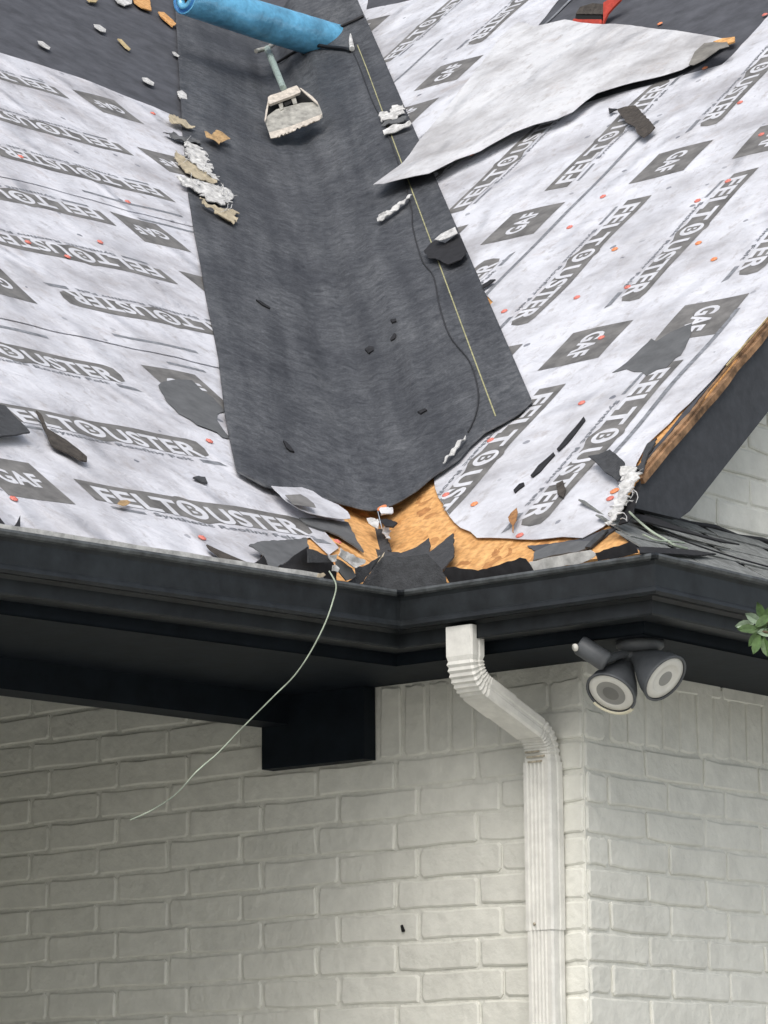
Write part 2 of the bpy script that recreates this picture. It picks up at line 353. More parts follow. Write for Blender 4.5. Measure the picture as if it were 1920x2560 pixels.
def pxs(S, pts, lift=0, **k): return [S.px(u, v, lift, **k) for u, v in pts]
def reg(ox, oy, k, pts): return [(ox+a/k, oy+b/k) for a, b in pts]
def rough_poly(poly, amp, step, seed=0, keep=None):
    """fray the outline of a polygon"""
    r = random.Random(seed); out = []
    for i in range(len(poly)):
        a = V((*poly[i], 0)); b = V((*poly[(i+1) % len(poly)], 0)); n = max(1, int((b-a).length/step))
        d = (b-a); t = V((-d.y, d.x, 0)).normalized()
        for k in range(n):
            if keep and keep(a.x, a.y, b.x, b.y): 
                out.append((a.x, a.y)); break
            p = a + d*(k/n) + (t*r.uniform(-amp, amp) if k else V((0,0,0))); out.append((p.x, p.y))
    return out

# text outlines in 2D, made once per string
TXT = {}
def text_bm(s, w, h, bold=.02):
    if s not in TXT:
        c = bpy.data.curves.new('t', 'FONT'); c.body = s; c.size = 1; c.offset = bold; c.resolution_u = 3; c.space_character = 1.04
        o = bpy.data.objects.new('t', c); COL.objects.link(o)
        dg = bpy.context.evaluated_depsgraph_get(); dg.update()
        me = bpy.data.meshes.new_from_object(o.evaluated_get(dg)); bpy.data.objects.remove(o); bpy.data.curves.remove(c)
        xs = [v.co.x for v in me.vertices]; ys = [v.co.y for v in me.vertices]
        x0, x1, y0, y1 = min(xs), max(xs), min(ys), max(ys)
        TXT[s] = ([((v.co.x-x0)/(x1-x0), (v.co.y-y0)/(y1-y0)) for v in me.vertices], [list(p.vertices) for p in me.polygons])
        bpy.data.meshes.remove(me)
    vs, fs = TXT[s]; return [(x*w, y*h) for x, y in vs], fs
def add_text(bm, s, x, y, w, h, mi, lay, level, bold=.012):
    vs, fs = text_bm(s, w, h, bold); B = [bm.verts.new((x+a, y+b, 0)) for a, b in vs]
    for v in B: v[lay] = level
    for f in fs:
        try: bm.faces.new([B[i] for i in f]).material_index = mi
        except ValueError: pass
def add_poly(bm, pts, mi, lay, level):
    vs = [bm.verts.new((x, y, 0)) for x, y in pts]
    for v in vs: v[lay] = level
    bm.faces.new(vs).material_index = mi
def circ(cx, cy, r, n=18, ry=None): return [(cx+r*math.cos(2*math.pi*k/n), cy+(ry or r)*math.sin(2*math.pi*k/n)) for k in range(n)]

def inside(poly, x, y):
    c = False; n = len(poly)
    for i in range(n):
        x1, y1 = poly[i]; x2, y2 = poly[(i+1) % n]
        if (y1 > y) != (y2 > y) and x < (x2-x1)*(y-y1)/(y2-y1)+x1: c = not c
    return c
CLIP = None
def print_mesh(name, kind, S, org, dp, dq, lift, parent, k=1.0, H=.088):
    """printed FELTBUSTER word or GAF box. org: 2D start of the text, dp: text direction, dq: up direction"""
    bm = bmesh.new(); lay = bm.verts.layers.int.new('lvl')
    if kind == 'word':
        Lt = .847*k; c = Lt*.452; cy = H*.46; rr = H*.56
        body = [(0, 0), (c-rr*.95, 0)]
        body += [(c+rr*math.cos(a), cy+rr*1.12*math.sin(a)) for a in [math.radians(-115+13*i) for i in range(5)]]
        body += [(c+rr*1.0, 0), (Lt*.91, 0), (Lt*.955, H*.18), (Lt*.90, H*.30), (Lt*.97, H*.55), (Lt*.965, H*.9), (Lt*.93, H), (Lt*.70, H), (Lt*.69, H*1.05), (c+rr*.95, H*1.02)]
        body += [(c+rr*math.cos(a), cy+rr*1.12*math.sin(a)) for a in [math.radians(62+14*i) for i in range(5)]]
        body += [(c-rr*1.0, H), (0, H)]
        add_poly(bm, body, 0, lay, 0)
        add_text(bm, 'FELT', Lt*.045, -H*.03, Lt*.345, H*.80, 1, lay, 1, .03)
        add_poly(bm, circ(c, cy, H*.43, 24, H*.43), 1, lay, 1)
        add_text(bm, 'B', c-H*.19, cy-H*.27, H*.40, H*.54, 0, lay, 2, .02)
        add_text(bm, 'USTER', Lt*.525, -H*.03, Lt*.405, H*.80, 1, lay, 1, .03)
        add_text(bm, 'Synthetic Roofing Felt', Lt*.22, -H*.36, Lt*.62, H*.22, 2, lay, 1, .02)
        add_poly(bm, [(Lt*.04, -H*.33), (Lt*.18, -H*.33), (Lt*.18, -H*.2), (Lt*.04, -H*.2)], 2, lay, 0)
        add_poly(bm, [(Lt*.88, -H*.33), (Lt*.99, -H*.33), (Lt*.97, -H*.14), (Lt*.88, -H*.14)], 2, lay, 0)
    elif kind == 'logo':
        w, h = .22*k, .205
        add_poly(bm, [(0, 0), (w, 0), (w, h), (0, h)], 0, lay, 0)
        add_text(bm, 'GAF', w*.16, h*.33, w*.68, h*.36, 1, lay, 1, .035)
    else:
        w, h = k, H
        add_poly(bm, [(0, 0), (w, 0), (w, h), (0, h)], 2, lay, 0)
    bmesh.ops.triangulate(bm, faces=bm.faces[:])
    # map to plane coordinates, cut on the sheet's grid, then lift onto the surface
    for v in bm.verts: v.co = (org[0]+dp[0]*v.co.x+dq[0]*v.co.y, org[1]+dp[1]*v.co.x+dq[1]*v.co.y, 0)
    cut_grid(bm, .06)
    if CLIP and not all(inside(CLIP, v.co.x, v.co.y) for v in bm.verts):
        cut_grid(bm, .01)
        bad = [f for f in bm.faces if not inside(CLIP, *f.calc_center_median().xy)]
        bmesh.ops.delete(bm, geom=bad, context='FACES')
        if not bm.faces: bm.free(); return None
    for v in bm.verts: v.co = S.at(v.co.x, v.co.y, lift + .0009 + .0006*max(0, v[lay]))
    me = bpy.data.meshes.new(name); bm.to_mesh(me); bm.free()
    return link(name, me, ['print_grey', 'print_white', 'tag_grey'], parent)

# ================================================================ SETTING
def plane_obj(name, x0, y0, x1, y1, z, mt):
    bm = bmesh.new(); bm.faces.new([bm.verts.new(p) for p in ((x0,y0,z),(x1,y0,z),(x1,y1,z),(x0,y1,z))])
    o = bm_obj(name, bm, mt); tag(o, kind='structure'); return o
plane_obj('ground', -120, -120, 120, 120, 0, 'grass')
plane_obj('bounce_paving', -9, -26, 24, 14, .004, 'concrete')  # unseen pale paving, added and widened to bounce light onto the walls

# ================================================================ HOUSE
house = empty('brick_house', 'cream painted brick house with dark trim and a roof stripped for new shingles', 'house')
H = .0762; LB = .2586
# --- brick walls
def brick_variant(seed, w, h, d=.03):
    r = random.Random(seed); bm = bmesh.new()
    def ring(inset, y, jit):
        out = []
        w2, h2 = w/2-inset, h/2-inset; c = .006
        pts = [(-w2+c, -h2), (-w2*.35, -h2), (w2*.3, -h2), (w2-c, -h2), (w2, -h2+c), (w2, h2-c), (w2-c, h2), (w2*.25, h2), (-w2*.4, h2), (-w2+c, h2), (-w2, h2-c), (-w2, -h2+c)]
        return [(x, z) for x, z in pts]
    J = [(r.uniform(-.0032, .0032), r.uniform(-.003, .003)) for _ in range(12)]
    R0 = [bm.verts.new((x+j[0], d, z+j[1])) for (x, z), j in zip(ring(-.002, 0, 0), J)]
    R1 = [bm.verts.new((x+j[0], .003, z+j[1])) for (x, z), j in zip(ring(.0, 0, 0), J)]
    R2 = [bm.verts.new((x+j[0], 0, z+j[1])) for (x, z), j in zip(ring(.0045, 0, 0), J)]
    for A, B in ((R0, R1), (R1, R2)):
        for i in range(12): bm.faces.new((A[i], A[(i+1) % 12], B[(i+1) % 12], B[i]))
    bm.faces.new(R2)
    bmesh.ops.recalc_face_normals(bm, faces=bm.faces)
    me = bpy.data.meshes.new('brick'); bm.to_mesh(me); bm.free(); me.materials.append(MATS[('brick_paint', 'brick_paint_b')[seed % 2]])
    for f in me.polygons: f.use_smooth = False
    return me
BV = {}
def brick(parent, wall, a, z, w, h, seed):
    """wall 'A': face y=0 looking -y; wall 'B': face x=0 looking +x"""
    key = (round(w, 3), round(h, 3), seed % 5)
    if key not in BV: BV[key] = brick_variant(seed % 5 + int(w*1000), w, h)
    o = bpy.data.objects.new('brick', BV[key]); COL.objects.link(o); o.parent = parent
    pr = R_.uniform(-.0012, .0018); tl = R_.uniform(-.006, .006)
    if wall == 'A': o.location = (a, -.0055+pr, z); o.rotation_euler = (R_.uniform(-.01, .01), tl*.6, R_.uniform(-.006, .006))
    else: o.location = (.0055-pr, a, z); o.rotation_euler = (R_.uniform(-.01, .01), tl*.6, math.pi/2+R_.uniform(-.006, .006))
    return o
def stuff_bricks(parent, wall, rows):
    bm = bmesh.new()
    for a0, a1, z in rows:
        g = .0045
        if wall == 'A': box(bm, (a0+g, -.0055, z-H/2+g), (a1-g, .02, z+H/2-g))
        else: box(bm, (-.02, a0+g, z-H/2+g), (.0055, a1-g, z+H/2-g))
    o = bm_obj('brick', bm, 'brick_paint', parent); tag(o, kind='stuff'); return o
def joints(par, wall, far):
    if wall == 'A': j = [0.0, .10 if par == 0 else .25]; nx = .321 if par == 0 else .508
    else: j = [0.0, .25 if par == 0 else .088]; nx = .508 if par == 0 else .345
    while nx < far: j.append(nx); nx += LB
    return j
for wall in 'AB':
    bm = bmesh.new()
    if wall == 'A': box(bm, (-.9, 0, 0), (0, .22, OFF+.213)); box(bm, (-6.2, 0, 0), (-.9, .22, OFF+.47))
    else:
        # wall with gable: polygon in the y-z plane
        ps = [(.22, 0), (7, 0), (7, OFF+5.6), (.22, OFF+.186+.55), (.22, OFF+.186)]
        ps = [(.219, 0), (7, 0), (7, ZD+7.27*math.tan(TR)-.08), (0.0, ZD+.27*math.tan(TR)-.08), (0.0, OFF+.215), (.219, OFF+.215)]
        vs0 = [bm.verts.new((0, y, z)) for y, z in ps]; vs1 = [bm.verts.new((-.22, y, z)) for y, z in ps]
        bm.faces.new(vs0); bm.faces.new(vs1[::-1])
        for i in range(6): bm.faces.new((vs0[i], vs1[i], vs1[(i+1) % 6], vs0[(i+1) % 6]))
    wo = bm_obj('brick_wall', bm, 'mortar_paint', house)
    rows = []
    kmin = -14 if wall == 'B' else -6
    for k in range(kmin, 34):
        z = OFF - H*(k+.5); par = k % 2
        js = joints(par, wall, 6.0 if wall == 'A' else 6.8)
        for i in range(len(js)-1):
            a0, a1 = js[i], js[i+1]; mid = (a0+a1)/2; w_ = a1-a0-.0085
            if wall == 'A':
                if k < 0 and .235 < mid < .64: continue          # soldier course
                if k < 0 and .64 < mid < .985: continue
                if k < -2 and mid < 1.05: continue
                vis = k < 13 and mid < 2.35
                if vis: brick(wo, 'A', -mid, z, w_, H-.0085, R_.randrange(99))
                else: rows.append((-a1, -a0, z))
            else:
                if z > ZD + (mid-.10+.27)*math.tan(TR) - .12: continue
                if k < 0 and z < OFF+.186 and mid > .1: continue   # soldier course
                vis = (k < 13 and mid < 1.05) if k >= 0 else (mid < 1.45 and k > -13)
                if vis: brick(wo, 'B', mid, z, w_, H-.0085, R_.randrange(99))
                else: rows.append((a0, a1, z))
    stuff_bricks(wo, wall, rows)
    # soldier course
    a = .105 if wall == 'B' else .25
    e = 1.05 if wall == 'B' else .635
    while a + .07 < e:
        o = brick(wo, wall, -(a+.038) if wall == 'A' else a+.038, OFF+.094, .0675, .178, R_.randrange(99))
        a += .0762
# --- roof decks
vt = lambda P, s: ((V0-P.p).dot(P.e) + DV.dot(P.e)*s/DV.dot(P.u), s)
TOPS = 7.6
deckR = [vt(PR, 0), (.37, 0), (.15, .205), (.15, TOPS), vt(PR, TOPS)]
sheet('roof_slope', PR, deckR, 0, .014, 'osb_orange', house, grid=.2)
vL0 = vt(PL, 0)
deckL = [(vL0[0], 0), (4.6, 0), (4.6, TOPS), vt(PL, TOPS)]
sheet('roof_slope', PL, deckL, 0, .014, 'osb_orange', house, grid=.2)
# --- fascia, soffit, porch beam
def out_pts(o):
    """polyline of the eave at outward offset o from the deck edge, left slope - inner corner - outer corner - gable side"""
    lp = lambda t: PL.p + PL.e*t + (V((PL.n.x, PL.n.y, 0)).normalized())*o
    eh = V((PL.e.x, PL.e.y, 0)).normalized(); nh = V((-eh.y, eh.x, 0)); nh = nh if nh.x > 0 else -nh
    P0 = PL.p + nh*o; yM = -.27-o
    t = (yM-P0.y)/eh.y; inner = V((P0.x+eh.x*t, yM, 0)); far = P0 + eh*4.6; far.z = 0
    return [far, inner, V((.37+o, yM, 0)), V((.37+o, 6.9, 0))]
def zl(i): return (-.05 if i == 0 else 0)
def extrude_profile(name, prof, mats, parent, seg=None, mis=None):
    """prof: list of (outward, z). one mesh for each run of the eave"""
    objs = []
    for s in range(3):
        if seg is not None and s not in seg: continue
        bm = bmesh.new(); ra, rb = [], []
        for o, z in prof:
            P = out_pts(o); a, b = P[s].copy(), P[s+1].copy(); a.z = z+OFF+zl(s); b.z = z+OFF
            ra.append(bm.verts.new(a)); rb.append(bm.verts.new(b))
        for i in range(len(prof)-1):
            f = bm.faces.new((ra[i], ra[i+1], rb[i+1], rb[i])); f.material_index = mis[i] if mis else 0
        objs.append(bm_obj(name, bm, mats, parent))
    return objs
extrude_profile('fascia', [(0, .187), (-.0, .357), (-.02, .357), (-.02, .187)], 'trim_dark', house)
# soffits (undersides)
P = out_pts(-.0005)
def flat_poly(name, pts, z0, z1, mt, parent):
    bm = bmesh.new(); n = len(pts)
    a = [bm.verts.new((p[0], p[1], z0)) for p in pts]; b = [bm.verts.new((p[0], p[1], z1)) for p in pts]
    bm.faces.new(a[::-1]); bm.faces.new(b)
    for i in range(n): bm.faces.new((a[i], a[(i+1) % n], b[(i+1) % n], b[i]))
    return bm_obj(name, bm, mt, parent)
P = out_pts(-.021)
eh = V((PL.e.x, PL.e.y, 0)).normalized(); nh = V((-eh.y, eh.x, 0)); nh = nh if nh.x > 0 else -nh
flat_poly('soffit', [P[1], P[2], (P[2].x, -.002, 0), (P[1].x-.3, -.002, 0)], OFF+.188, OFF+.20, 'trim_dark', house)
flat_poly('soffit', [(.002, -.001, 0), (P[2].x, -.001, 0), (P[2].x, 6.9, 0), (.002, 6.9, 0)], OFF+.188, OFF+.20, 'trim_dark', house)
farL = P[0]
flat_poly('porch_ceiling', [P[1], (P[1].x-.3, -.002, 0), (-.985, -.002, 0), V((-.985,0,0))+eh*4.4, (farL.x, farL.y, 0)], OFF+.188, OFF+.20, 'trim_dark', house)
flat_poly('porch_ceiling', [(-.985, -.002, 0), (-5.2, -.002, 0), (-5.2, farL.y, 0), V((-.985,0,0))+eh*4.6], OFF+.452, OFF+.466, 'trim_dark', house)
# roof body of porch: dark closing faces behind (end of slope)
def beam(name, x_r, x_l, z0, z1, parent):
    c = [V((x_r, -.003, 0)), V((x_l, -.003, 0))]
    q = [c[0] + eh*4.4, c[1] + eh*4.4]
    return flat_poly(name, [c[0], q[0], q[1], c[1]], z0, z1, 'trim_dark', parent)
beam('porch_beam', -.890, -.986, OFF+.112, OFF+.46, house)
bm = bmesh.new(); box(bm, (-.985, -.05, OFF+.002), (-.643, -.004, OFF+.187)); bm_obj('beam_bracket', bm, 'trim_dark', house)
bm = bmesh.new(); box(bm, (-3.4, -3.1, 0), (-1.05, -2.88, OFF+.45)); box(bm, (-3.4, -2.88, 0), (-3.18, -.002, OFF+.45)); bm_obj('porch_shade_wall', bm, 'brick_paint', house)  # unseen walls, added to keep daylight off the wall under the porch
# --- drip edge under the left felt and right corner
def strip(name, P, a0, a1, b0, b1, lift, th, mt, parent, amp=.004, seed=1):
    poly = [(a0, b0), (a1, b0), (a1, b1), (a0, b1)]
    return sheet(name, P, rough_poly(poly, amp, .05, seed), lift, th, mt, parent, grid=.1)
bm = bmesh.new()
pa = PL.p + nh*.10; r = []
for t0, t1 in ((.22, 4.6),):
    n = 60
    for i in range(n):
        t = t0+(t1-t0)*i/n; tb = t0+(t1-t0)*(i+1)/n
        
        a = PL.p + PL.e*t; b = PL.p + PL.e*tb
        j = .001*math.sin(i*2.3); jb = .001*math.sin((i+1)*2.3)
        q = [a+nh*.004, b+nh*.004, b+nh*.07, a+nh*.07]
        zz = [a.z+.004, b.z+.004, b.z-.008+jb, a.z-.008+j]
        vs = [bm.verts.new((p.x, p.y, zc)) for p, zc in zip(q, zz)]; bm.faces.new(vs)
        vs2 = [bm.verts.new((p.x, p.y, zc)) for p, zc in ((q[3], zz[3]), (q[2], zz[2]), (q[2], zz[2]-.02), (q[3], zz[3]-.02))]; bm.faces.new(vs2)
bmesh.ops.remove_doubles(bm, verts=bm.verts, dist=1e-5)
bm_obj('drip_edge', bm, 'drip_white', house)
# --- rake board, stripped wood strips
RY0, RY1 = .055, 6.9
tanR = math.tan(TR); zr = lambda y: ZD + (y+.27)*tanR
bm = bmesh.new()
sd_ = [(.022, zr(.022)-.046), (.215, OFF+.553), (6.9, zr(6.9)-.245), (6.9, zr(6.9)-.012), (.03, zr(.03)-.012)]
sd_ = [(.019, OFF+.55), (.215, OFF+.552), (.262, OFF+.578), (6.9, OFF+.578+(6.9-.262)*.845), (6.9, zr(6.9)-.020), (.045, zr(.045)-.020)]
a = [bm.verts.new((.150, y, z)) for y, z in sd_]; b = [bm.verts.new((.128, y, z)) for y, z in sd_]
bm.faces.new(a); bm.faces.new(b[::-1])
for i in range(len(sd_)): bm.faces.new((a[i], b[i], b[(i+1) % len(sd_)], a[(i+1) % len(sd_)]))
bm_obj('rake_board', bm, 'rake_grey', house)
def rake_strip(x0, x1, s0, s1, lift, th, mt, seed, amp=.004):
    poly = rough_poly([(x0, s0), (x1, s0), (x1, s1), (x0, s1)], amp, .07, seed)
    sheet('wood_strip', PR, poly, lift, th, mt, house, grid=.15)
rake_strip(.152, .163, .40, 5.5, -.004, .016, 'wood_strip', 3)
rake_strip(.139, .151, .34, 5.5, .003, .006, 'wood_strip', 4)
rake_strip(.143, .147, .95, 5.5, .009, .004, 'wood_pale', 5, .002)
rake_strip(.126, .140, .30, 5.5, .004, .003, 'old_felt', 15, .004)

# rake soffit
flat = bmesh.new()
vs = [flat.verts.new(p) for p in ((.004, .25, OFF+.60), (.127, .25, OFF+.60), (.127, 6.9, OFF+.60+(6.65)*.845), (.004, 6.9, OFF+.60+(6.65)*.845))]
flat.faces.new(vs); bm_obj('rake_soffit', flat, 'rake_grey', house)
# --- small skirt roof on the gable side
zs = lambda x: ZD + (.37-x)*.60
class Skirt:
    p = V((.37, 0, ZD)); e = V((0, 1, 0)); u = V((-1, 0, .6)).normalized(); n = V((.6, 0, 1)).normalized()
    def at(s, a, b, lift=0): return s.p + s.e*a + s.u*b + s.n*lift
    def px(s, u, v, lift=0):
        q = hit(u, v, s.p + s.n*lift, s.n) - s.p; return (q.dot(s.e), q.dot(s.u))
SK = Skirt(); SL = .37*math.sqrt(1.36)
skirt = sheet('skirt_roof', SK, [(-.27, 0), (6.9, 0), (6.9, SL), (-.006, SL)], 0, .014, 'old_felt', house, grid=None)
rr = random.Random(5)
for row in range(4):
    b0 = row*.118-.012; a = -.27 + max(0, b0)*.62 - rr.uniform(0, .12)
    while a < 6.6:
        wd = .30; a0 = max(a, -.262+max(0, b0)*.61); a1 = a+wd
        if a1 - a0 > .04:
            b1 = min(b0+.15, SL+.005)
            poly = [(a0+.002, b0+rr.uniform(-.006, .006)), ((a0+a1)/2, b0+rr.uniform(-.006, .006)), (a1-.002, b0+rr.uniform(-.006, .006)), (a1-.002, b1), (a0+.002+.05, b1)]
            li = .008 + row*.0010; o_ = sheet('shingle', SK, poly, li + rr.uniform(0, .002), .004, 'skirt_shingle', skirt, grid=None, liftf=lambda p, q, b0=b0: -.022*(q-b0) )
        a += wd
# ridge cap line of flashing where skirt meets the wall
bm = bmesh.new(); pts = []
for i in range(60):
    y = .0 + i*.115; pts.append(V((.012+.004*math.sin(i*1.7), y, OFF+.594+.004*math.sin(i*2.9))))
tube(bm, pts, .010, 6); bm_obj('flashing', bm, 'asphalt_black', house)

# --- weathered underlayment already on the slopes
sheet('old_underlayment', PL, [vt(PL, 3.6), (3.2, 3.6), (3.2, TOPS), vt(PL, TOPS)], .0035, .002, 'old_felt', house, grid=.12)
sheet('old_underlayment', PR, [(-1.0, 2.9), (-1.0, TOPS), vt(PR, TOPS), (-2.53, 2.9)], .0035, .002, 'old_felt', house, grid=.12)

# ================================================================ NEW FELT, LEFT SLOPE
FL = empty('roofing_felt', 'white printed roofing felt covering the left roof slope in level courses', 'roofing felt', 'printed roofing felt on the roof')
lift_lo, lift_hi = .006, .0095
# lower course
rt = pxs(PL, [(700, 1432), (645, 1418), (652, 1385), (700, 1352), (775, 1345), (822, 1388), (846, 1372), (800, 1322), (868, 1312)], .006)
polyL = [(4.5, -.012), (rt[0][0]+.1, -.012)] + rt[1:] + [(-.30, .62), (-1.02, 1.30), (4.5, 1.30)]
CLIP = rough_poly(polyL, .003, .05, 11); sheet('felt_sheet', PL, CLIP, lift_lo, .0015, 'felt_left', FL)
dP, dQ = (-1, 0), (0, 1); kL = .885
for (t, s, knd) in ((.722, .215, 'word'), (1.015, .163, 'logo'), (1.76, .215, 'word'), (.78, .60, 'word'), (1.06, .55, 'logo'), (1.82, .6, 'word'), (-.12, .55, 'logo'),
                    (.775, 1.005, 'word'), (-.09, .955, 'logo'), (1.05, .955, 'logo'), (1.82, 1.005, 'word')):
    print_mesh('printed_word' if knd == 'word' else 'printed_logo', knd, PL, (t, s), dP, dQ, lift_lo, FL, k=kL, H=.10)
CLIP = None
# upper courses (text upside down)
seamL = lambda t: 1.262 + .035*(t+.447)/.76
edgeU = rough_poly([(-1.10, seamL(-.8)), (4.5, seamL(2)), (4.5, 2.52), (-1.62, 2.52)], .002, .05, 12)
sheet('felt_sheet', PL, edgeU, lift_hi, .0015, 'felt_left', FL)
tor = pxs(PL, reg(0, 0, 2.592, [(1100, 740), (1190, 800), (1240, 870), (1290, 960), (1240, 1010)]), .012)
polyT = [(-1.60, 2.50), (4.5, 2.50), (4.5, 4.55), (-1.43, 3.96), (-1.72, 3.92)] + tor[:3] + [(-2.35, 3.30)]
sheet('felt_sheet', PL, rough_poly(polyT, .004, .06, 13), lift_hi+.003, .0015, 'felt_left', FL)
dP, dQ = (1, 0), (0, -1)
for (t, s, knd, li) in ((-.81, 1.605, 'word', 0), (.065, 1.665, 'logo', 0), (.40, 1.605, 'word', 0), (-.755, 1.985, 'word', 0), (.12, 2.04, 'logo', 0), (-1.05, 2.02, 'logo', 0), (.46, 1.98, 'word', 0),
                    (-.80, 2.395, 'word', 0), (-1.06, 2.43, 'logo', 0), (.10, 2.44, 'logo', 0),
                    (-1.34, 2.80, 'word', 1), (-.47, 2.84, 'logo', 1), (-.15, 2.80, 'word', 1), (-1.74, 3.23, 'logo', 1), (-1.44, 3.20, 'word', 1), (-.55, 3.23, 'logo', 1),
                    (-1.50, 3.70, 'word', 1), (-1.80, 3.74, 'logo', 1), (-2.06, 3.35, 'logo', 1), (-.6, 3.74, 'logo', 1)):
    print_mesh('printed_word' if knd == 'word' else 'printed_logo', knd, PL, (t, s), dP, dQ, lift_hi+.003*li, FL, k=kL, H=.10)
# printed margin lines by the seams
for (t0, t1, s, li) in ((-.43, -.12, 1.335, lift_hi), (.19, .9, 1.215, lift_lo), (-.36, -.22, 1.20, lift_lo), (-1.27, -.85, 2.56, lift_hi+.003), (-1.3, -1.0, 2.44, lift_hi), (-.5, .3, 2.57, lift_hi+.003)):
    print_mesh('printed_line', 'line', PL, (t0, s), (1, 0), (0, 1), li, FL, k=t1-t0, H=.016)

# ================================================================ NEW FELT, RIGHT SLOPE
FR = empty('roofing_felt', 'white printed roofing felt covering the right roof slope, strips running up the slope', 'roofing felt', 'printed roofing felt on the roof')
rb = pxs(PR, reg(1050, 650, 2.95, [(100, 1600), (130, 1740), (250, 1930), (420, 2050), (850, 2060), (1050, 2045), (1200, 2055), (1350, 1965), (1440, 1880), (1505, 1780), (1540, 1640), (1580, 1560)]), .009)
re = pxs(PR, [(1592, 1158), (1616, 1111), (1724, 1006), (1800, 925), (1920, 787)], .009)
topR = 5.9
polyR = [(-1.045, 1.25)] + [(-.63, .66)] + rb + re + [(.10, topR), (-1.045, topR)]
sheet('felt_sheet', PR, rough_poly(polyR, .0035, .05, 21), .009, .0015, 'felt_white', FR); clipR = rough_poly(polyR, .0035, .05, 21)
# corner piece lapping onto the valley lining
sheet('felt_sheet', PR, [(-1.02, 1.7), (-2.27, 3.0), (-2.27, 3.32), (-1.02, 3.4)], .006, .0015, 'felt_white', FR)
third = pxs(PR, [(1326, 84), (1405, -10)], .006)
sheet('felt_sheet', PR, rough_poly([(-2.22, 2.9), (-2.22, 3.6), third[0], third[1], (-2.45, 5.1), (-3.35, 5.28), (-3.80, 5.36), (-4.1, 5.9), (-4.6, 5.9), (-3.9, 4.9)], .003, .06, 22), .0075, .0015, 'felt_white', FR)
CLIP = clipR
dP, dQ = (0, -1), (1, 0)
for (x, s, knd) in ((-.490, 2.326, 'word'), (-.560, 1.365, 'logo'), (-.558, 2.672, 'logo'), (-.487, 1.025, 'word'), (-.487, 3.63, 'word'), (-.56, 3.98, 'logo'),
                    (-.868, 2.315, 'word'), (-.935, 2.67, 'logo'), (-.868, 3.63, 'word'), (-.935, 1.36, 'logo'), (-.935, 3.98, 'logo'), (-.868, 4.95, 'word'),
                    (-.112, 1.030, 'word'), (-.195, 1.385, 'logo'), (-.112, 2.345, 'word'), (-.195, 2.69, 'logo'), (-.112, 3.65, 'word'), (-.49, 4.95, 'word'), (-.112, 4.95, 'word')):
    print_mesh('printed_word' if knd == 'word' else 'printed_logo', knd, PR, (x, s), dP, dQ, .009, FR)
CLIP = None
dP, dQ = (0, 1), (-1, 0)
for (x, s, knd, li) in ((-1.165, 2.21, 'logo', .006), (-1.235, 2.57, 'word', .006), (-1.545, 2.21, 'logo', .006), (-1.645, 2.57, 'word', .006), (-2.0, 2.6, 'word', .006), (-1.2, 1.26, 'word', .006), 
                    (-1.93, 2.21, 'logo', .006), (-2.52, 4.01, 'logo', .0075), (-2.50, 3.62, 'logo', .0075), (-3.14, 4.50, 'word', .0075), (-3.10, 3.55, 'word', .0075), (-3.55, 4.95, 'logo', .0075), (-3.02, 3.2, 'word', .0075)):
    print_mesh('printed_word' if knd == 'word' else 'printed_logo', knd, PR, (x, s), dP, dQ, li, FR)
dP, dQ = (0, -1), (1, 0)
print_mesh('printed_word', 'word', PR, (-2.72, 5.23), dP, dQ, .0075, FR); print_mesh('printed_word', 'word', PR, (-2.32, 3.9), dP, dQ, .0075, FR)
for (x, s0, s1, li) in ((.022, .52, 1.30, .009), (.03, 1.5, 4.0, .009), (-1.10, 1.3, 3.0, .006), (-2.34, 4.3, 5.0, .0075), (-2.86, 3.4, 3.9, .0075), (-2.93, 3.5, 4.6, .0075)):
    print_mesh('printed_line', 'line', PR, (x, s0), (0, 1), (-1, 0), li, FR, k=s1-s0, H=.016)

# plastic cap nails
def cap(P, u, v, lift, parent, mt='cap_red', r=.0105, nm='cap_nail'):
    a, b = P.px(u, v, lift); c = P.at(a, b, lift)
    bm = bmesh.new(); lathe(bm, [(r, 0), (r*.95, .0022), (r*.45, .0035), (.0003, .0036)], c, P.n, 12)
    lathe(bm, [(r*.3, .0034), (r*.25, .0052), (.0003, .0053)], c, P.n, 8)
    return bm_obj(nm, bm, mt, parent)
g3 = reg(1280, 0, 2.592, [(1250, 440), (1480, 670), (1400, 1175), (1210, 1580), (590, 1275), (370, 1465), (665, 1615), (1640, 100)]) + reg(1280, 640, 2.592, [(420, 268), (1310, 25), (750, 205), (455, 960), (660, 1525), (635, 1570)]) + reg(1050, 650, 2.95, [(185, 1720), (400, 1800), (735, 2030), (620, 375), (1440, 1700), (1340, 580), (520, 1330)]) + [(1650, 60), (1745, 505), (1905, 340), (1180, 385)]
for i, (u, v) in enumerate(g3): cap(PR, u, v, .0105, FR, 'cap_red' if i % 3 else 'cap_orange')
g4 = reg(0, 750, 2.765, [(1445, 980), (1400, 1640), (95, 1375)]) + reg(0, 350, 2.9625, [(500, 865), (210, 750), (740, 760), (950, 450), (150, 130)]) + [(382, 285)] + [(815, 1290), (842, 1358)]
for i, (u, v) in enumerate(g4): cap(PL, u, v, .0135 if v < 900 else .0085, FL, 'cap_red')

